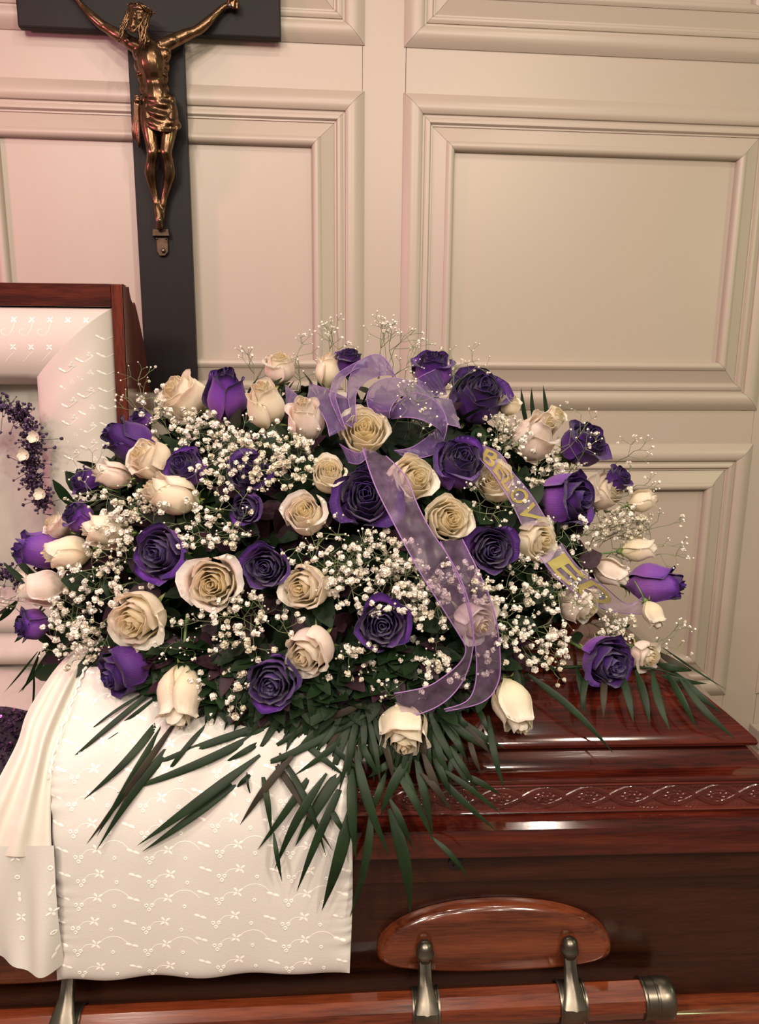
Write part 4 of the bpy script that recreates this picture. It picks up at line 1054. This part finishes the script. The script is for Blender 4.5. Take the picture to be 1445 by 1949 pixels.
FR = [
 ('palm frond fanning over the coverlet under the hanging cream rose', [(420, 1300), (385, 1335), (330, 1370)], 'env', [
  (300, 1306, 128, 1451, 11), (276, 1318, 165, 1395, 6), (320, 1345, 160, 1521, 15), (330, 1352, 184, 1592, 15), (345, 1358, 165, 1606, 13), (378, 1366, 184, 1618, 17), (280, 1368, 170, 1437, 5), (392, 1366, 396, 1402, 4), (300, 1325, 205, 1400, 8), (400, 1372, 300, 1500, 10)] + fan(395, 1275, -80, -10, 16, 50, 110, 13)),
 ('palm frond reaching left across the coverlet from below the low purple rose', [(600, 1300), (560, 1370), (505, 1470)], 'env', [
  (575, 1358, 240, 1475, 15), (525, 1379, 220, 1510, 17), (500, 1410, 426, 1452, 12), (495, 1437, 262, 1609, 19), (487, 1456, 271, 1621, 17), (480, 1472, 448, 1503, 10), (498, 1465, 517, 1590, 12), (521, 1585, 537, 1678, 9), (560, 1350, 430, 1402, 15), (545, 1372, 440, 1410, 13), (610, 1320, 470, 1350, 14), (600, 1350, 480, 1390, 14), (470, 1470, 478, 1515, 5)] + fan(580, 1300, -75, 20, 18, 80, 130) + fan(480, 1290, -70, 30, 12, 50, 90)),
 ('broad palm frond hanging over the casket side, its longest leaflets crossing the wood', [(735, 1330), (700, 1375), (675, 1420), (667, 1470), (668, 1540)], 'env', [
  (680, 1364, 455, 1470, 15), (678, 1386, 560, 1476, 14), (666, 1445, 562, 1611, 23), (622, 1472, 523, 1654, 17), (600, 1462, 491, 1617, 15), (565, 1430, 457, 1570, 15), (660, 1475, 565, 1697, 17), (670, 1528, 613, 1733, 25), (671, 1450, 678, 1636, 21), (674, 1420, 742, 1630, 19), (680, 1395, 725, 1480, 14), (707, 1530, 666, 1746, 16), (740, 1540, 781, 1742, 25), (740, 1518, 786, 1616, 13), (502, 1422, 633, 1619, 14), (530, 1430, 621, 1630, 13), (627, 1532, 660, 1592, 12), (700, 1360, 600, 1420, 14), (560, 1400, 660, 1480, 13), (600, 1380, 690, 1470, 13), (640, 1350, 540, 1420, 14), (610, 1400, 520, 1470, 13), (655, 1340, 500, 1370, 14), (690, 1340, 600, 1370, 14)] + fan(690, 1330, -75, 40, 22, 90, 170)),
 ('palm frond under the hanging cream rose, leaflets pointing down right', [(860, 1330), (800, 1390), (755, 1440)], 'env', [
  (746, 1452, 825, 1600, 17), (820, 1592, 893, 1673, 10), (790, 1432, 824, 1588, 17), (804, 1430, 848, 1537, 15), (786, 1434, 724, 1554, 19), (760, 1440, 700, 1480, 14), (820, 1430, 860, 1520, 14), (750, 1400, 700, 1460, 13), (870, 1400, 845, 1500, 13), (730, 1400, 780, 1480, 13), (735, 1470, 700, 1560, 14), (770, 1460, 805, 1560, 13), (800, 1470, 860, 1545, 13)] + fan(800, 1330, -40, 60, 20, 90, 160)),
 ('palm frond spreading right over the carved lid edge', [(830, 1330), (845, 1390), (830, 1455)], 'env', [
  (827, 1470, 944, 1581, 13), (832, 1458, 955, 1550, 11), (877, 1472, 955, 1514, 12), (841, 1412, 903, 1517, 13), (857, 1420, 911, 1509, 12), (930, 1362, 960, 1502, 14), (891, 1395, 918, 1476, 11), (880, 1385, 940, 1428, 12), (850, 1380, 890, 1450, 14), (905, 1340, 930, 1400, 12), (1000, 1280, 1168, 1434, 14), (860, 1350, 900, 1400, 14)]),
 ('palm frond laid along the closed lid at right, clipped leaflets pointing down', [(1040, 1272), (1150, 1268), (1240, 1272), (1300, 1290)], 'env', [
  (1098, 1270, 1113, 1358, 15), (1120, 1275, 1107, 1356, 13), (1152, 1280, 1149, 1366, 13), (1180, 1275, 1206, 1377, 15), (1210, 1275, 1237, 1381, 15), (1242, 1275, 1276, 1391, 15), (1268, 1278, 1326, 1386, 13), (1295, 1292, 1402, 1408, 13), (1278, 1275, 1374, 1358, 15), (1250, 1264, 1318, 1277, 14), (1258, 1285, 1346, 1301, 12), (1250, 1240, 1318, 1276, 13), (1262, 1233, 1383, 1313, 4)]),
 ('three dark palm tips standing up behind the upper right roses', [(1030, 850), (1020, 800), (1015, 780)], 1.42, [
  (1004, 815, 992, 738, 9), (1020, 815, 1012, 737, 9), (1044, 815, 1034, 733, 9)]),
 ('two blunt palm tips at the far left before the dried flowers', [(110, 1150), (75, 1115), (50, 1090)], 1.26, [
  (70, 1102, 20, 1050, 13), (52, 1112, 6, 1070, 12), (32, 1144, -6, 1186, 12), (24, 1152, -10, 1172, 8), (52, 1196, 27, 1223, 9), (56, 1200, 42, 1225, 7)]),
 ('thin palm leaflets drooping into the open half at lower left', [(150, 1210), (110, 1225), (80, 1240)], 1.22, [
  (72, 1240, 8, 1318, 4), (94, 1236, 35, 1319, 8), (76, 1240, 41, 1318, 6), (112, 1242, 78, 1327, 8), (64, 1268, 57, 1376, 4)]),
 ('wide dark palm leaf over the coverlet at the lower left rose', [(290, 1160), (262, 1180), (238, 1200)], 'env', [
  (245, 1196, 118, 1313, 24), (262, 1200, 150, 1290, 14), (190, 1080, 211, 1150, 15)]),
 ('short palm tips poking out beside the left purple rose', [(262, 905), (245, 895), (235, 890)], 1.28, [
  (236, 893, 200, 868, 9), (240, 893, 216, 857, 9)]),
]
rr = random.Random(17)
for label, rach, mode, lv in FR:
    def pt(x, y, off):
        return lp(x, y, off, 'env') if mode == 'env' else lp(x, y, mode + (0 if off > .03 else -.01), 'free')
    pts = [pt(x, y, .012) for x, y in rach]; fr = thing('palm_frond', pts[0], label, 'palm frond', 'palm fronds under the roses')
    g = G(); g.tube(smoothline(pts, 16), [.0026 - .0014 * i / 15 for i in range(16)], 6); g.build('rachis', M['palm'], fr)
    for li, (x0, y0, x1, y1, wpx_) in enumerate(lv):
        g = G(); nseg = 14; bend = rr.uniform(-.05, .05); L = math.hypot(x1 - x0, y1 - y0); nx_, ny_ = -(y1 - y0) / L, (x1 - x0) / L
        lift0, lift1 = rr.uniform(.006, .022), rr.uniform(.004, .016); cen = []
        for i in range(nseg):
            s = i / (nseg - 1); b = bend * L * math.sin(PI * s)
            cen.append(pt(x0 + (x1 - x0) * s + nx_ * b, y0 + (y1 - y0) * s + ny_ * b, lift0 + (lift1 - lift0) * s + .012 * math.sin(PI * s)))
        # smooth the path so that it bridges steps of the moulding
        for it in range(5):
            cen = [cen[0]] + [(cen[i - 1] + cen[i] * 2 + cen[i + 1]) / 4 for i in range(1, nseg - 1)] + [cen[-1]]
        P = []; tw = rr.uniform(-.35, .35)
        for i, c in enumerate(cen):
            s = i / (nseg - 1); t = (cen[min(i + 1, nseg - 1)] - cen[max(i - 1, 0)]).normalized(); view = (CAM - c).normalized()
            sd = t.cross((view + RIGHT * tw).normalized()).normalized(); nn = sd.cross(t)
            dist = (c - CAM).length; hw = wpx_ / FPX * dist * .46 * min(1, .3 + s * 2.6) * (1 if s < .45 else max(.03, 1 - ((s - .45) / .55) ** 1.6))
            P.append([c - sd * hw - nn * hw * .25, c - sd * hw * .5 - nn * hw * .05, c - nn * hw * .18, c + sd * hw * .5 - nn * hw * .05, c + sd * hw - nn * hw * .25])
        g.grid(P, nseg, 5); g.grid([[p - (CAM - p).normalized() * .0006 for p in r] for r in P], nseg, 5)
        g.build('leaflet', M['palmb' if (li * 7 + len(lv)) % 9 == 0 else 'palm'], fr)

# ------------------------------------------------------------------ ribbons
def strip(ea, eb, offs, n=48, dip=0.0):
    """two edge curves in picture directions, placed just above the flower mound"""
    k = len(offs); o = smoothline([(q, 0, 0) for q in offs], n)
    A = smoothline([(x, y, 0) for x, y in ea], n); B = smoothline([(x, y, 0) for x, y in eb], n)
    PA = [mound(A[i].x, A[i].y, o[i].x) for i in range(n)]; PB = [mound(B[i].x, B[i].y, o[i].x + dip) for i in range(n)]
    for it in range(6):
        for Q in (PA, PB): Q[1:-1] = [(Q[i - 1] + Q[i] * 2 + Q[i + 1]) / 4 for i in range(1, n - 1)]
    return PA, PB
def ribbon(par, name, PA, PB, mat, edge=.0009, wr=.0012, across=9):
    n = len(PA); g = G(); P = []
    for i in range(n):
        r = []
        for j in range(across):
            s = j / (across - 1); p = PA[i].lerp(PB[i], s); t = (PA[min(i + 1, n - 1)] - PA[max(0, i - 1)]); nn = t.cross(PB[i] - PA[i]); nn = nn.normalized() if nn.length > 0 else BACK
            r.append(p + nn * (wr * math.sin(i * .55 + s * 5) * math.sin(PI * s) + wr * .7 * math.sin(i * 1.3 - s * 9) * math.sin(PI * s)))
        P.append(r)
    g.grid(P, n, across); o = g.build(name, mat, par, org=tuple(par.location))
    for Q in (PA, PB):
        g = G(); g.tube(Q, edge, 6); g.build('wired_edge', M['wire'], o, org=tuple(par.location))
    return P
bow = thing('ribbon_bow', tuple(mound(700, 850, .03)), 'sheer lavender organza bow with two long tails trailing down the spray', 'ribbon')
def c4(l): return [(530 + x / 3.905, 640 + y / 3.905) for x, y in l]
LOOPS = [
 ([(690, 590), (652, 440), (750, 325), (900, 312), (1050, 370), (1155, 460)], [(830, 612), (830, 550), (880, 470), (960, 428), (1070, 430), (1165, 478)], (.04, .07, .08, .08, .07, .05), .012),
 ([(820, 570), (960, 430), (1100, 440), (1212, 530), (1257, 650), (1230, 775)], [(838, 615), (960, 603), (1060, 620), (1150, 662), (1205, 705), (1232, 785)], (.05, .10, .11, .10, .08, .04), -.02),
 ([(1150, 460), (1225, 462), (1290, 475)], [(1255, 655), (1305, 667), (1357, 682)], (.045, .05, .05), 0),
 ([(560, 640), (512, 440), (545, 250), (640, 158), (745, 132), (825, 200), (872, 303)], [(580, 640), (572, 430), (650, 335), (730, 300), (800, 288), (840, 290), (876, 306)], (.04, .06, .06, .03, .02, .03, .05), .02),
 ([(480, 680), (415, 540), (382, 440), (420, 300), (520, 225), (650, 158)], [(500, 690), (450, 540), (425, 440), (480, 320), (580, 240), (665, 232)], (.04, .06, .07, .07, .05, .03), .01),
 ([(228, 346), (310, 375), (392, 410), (440, 540), (500, 690)], [(212, 478), (270, 500), (320, 570), (360, 650), (380, 745)], (.02, .03, .04, .045, .04), .01),
 ([(385, 410), (440, 430), (520, 470), (560, 560), (560, 660)], [(450, 620), (480, 640), (500, 650), (530, 670), (545, 680)], (.03, .04, .045, .04, .04), 0),
 ([(48, 362), (110, 410), (170, 472)], [(58, 524), (120, 500), (180, 478)], (.01, .015, .02), 0),
 ([(985, 348), (1085, 285), (1205, 233)], [(1135, 455), (1190, 447), (1252, 430)], (.05, .055, .04), 0),
 ([(1180, 690), (1080, 770), (980, 830), (860, 850)], [(1235, 780), (1190, 860), (1080, 900), (940, 905)], (.02, .015, .01, .0), 0),
 ([(455, 800), (520, 840), (600, 870), (650, 835)], [(520, 937), (570, 950), (610, 945), (660, 900)], (.01, .02, .03, .035), 0),
]
for ea, eb, offs, dip in LOOPS:
    PA, PB = strip(c4(ea), c4(eb), offs, 40, dip); ribbon(bow, 'bow_loop', PA, PB, M['organza_bow'], .0006, .001)
T1A = [(690, 852), (712, 921), (747, 991), (794, 1080), (833, 1143), (872, 1205), (888, 1236), (874, 1264), (841, 1291), (809, 1309), (750, 1320)]
T1B = [(735, 868), (772, 905), (792, 955), (820, 1010), (850, 1053), (882, 1112), (899, 1178), (900, 1240), (880, 1300), (835, 1345), (768, 1368)]
PA, PB = strip(T1A, T1B, (.045, .06, .055, .055, .055, .055, .055, .05, .045, .045, .04), 70); ribbon(bow, 'ribbon_tail', PA, PB, M['organza'], .0009, .0014)
T2A = [(838, 1030), (872, 1100), (889, 1150), (900, 1200), (907, 1250), (905, 1303), (888, 1336), (845, 1350)]
T2B = [(880, 1026), (911, 1088), (930, 1131), (946, 1186), (952, 1244), (950, 1295), (922, 1336), (848, 1354)]
PA, PB = strip(T2A, T2B, (.02, .035, .04, .04, .04, .045, .05, .045), 60); ribbon(bow, 'ribbon_tail', PA, PB, M['organza'], .0009, .0014)
lr = thing('lettered_ribbon', tuple(mound(970, 920, .03)), 'sheer ribbon with gold foil capital letters running down right of the bow', 'ribbon')
G1A = [(908, 868), (937, 900), (955, 927), (975, 960), (994, 1000)]; G1B = [(918, 848), (952, 862), (974, 897), (996, 922), (1020, 955), (1046, 1000)]
G2A = [(1029, 1062), (1049, 1089), (1074, 1112), (1104, 1136), (1137, 1154), (1174, 1166), (1229, 1169)]; G2B = [(1068, 1034), (1092, 1069), (1117, 1094), (1149, 1114), (1176, 1139), (1199, 1151), (1224, 1136)]
def text_mesh(ch):
    cu = bpy.data.curves.new('t', 'FONT'); cu.body = ch; cu.extrude = 0; cu.offset = .018; to = bpy.data.objects.new('t', cu); COL.objects.link(to)
    bpy.context.view_layer.update(); me = bpy.data.meshes.new_from_object(to.evaluated_get(bpy.context.evaluated_depsgraph_get())); bpy.data.objects.remove(to); return me
for ea, eb, txt, s0, s1, offs in ((G1A, G1B, 'BELOV', .05, .96, (.05, .05, .05, .05)), (G2A, G2B, 'ED', .06, .70, (.03, .045, .05, .05))):
    PA, PB = strip(ea, eb, offs, 40); P = ribbon(lr, 'ribbon_strip', PA, PB, M['organza_gold'], .0007, .0008)
    n = len(P); per = (s1 - s0) / len(txt)
    for ci, ch in enumerate(txt):
        me = text_mesh(ch); bm = bmesh.new(); bm.from_mesh(me)
        bmesh.ops.triangulate(bm, faces=bm.faces); bmesh.ops.subdivide_edges(bm, edges=bm.edges, cuts=1)
        xs = [v.co.x for v in bm.verts]; ys = [v.co.y for v in bm.verts]; x0, x1_, y0_, y1_ = min(xs), max(xs), min(ys), max(ys)
        for v in bm.verts:
            s = s0 + per * (ci + .06 + .88 * (v.co.x - x0) / (x1_ - x0)); a = .10 + .80 * (v.co.y - y0_) / (y1_ - y0_)
            fi = s * (n - 1); i = min(int(fi), n - 2); fj = a * 8; j = min(int(fj), 7)
            p = P[i][j].lerp(P[i + 1][j], fi - i).lerp(P[i][j + 1].lerp(P[i + 1][j + 1], fi - i), fj - j)
            v.co = p + (CAM - p).normalized() * .0016 - lr.location
        bm.to_mesh(me); bm.free(); me.materials.clear(); me.materials.append(M['gold']); link('gold_letter', me, lr)
print('objects', len(bpy.data.objects))
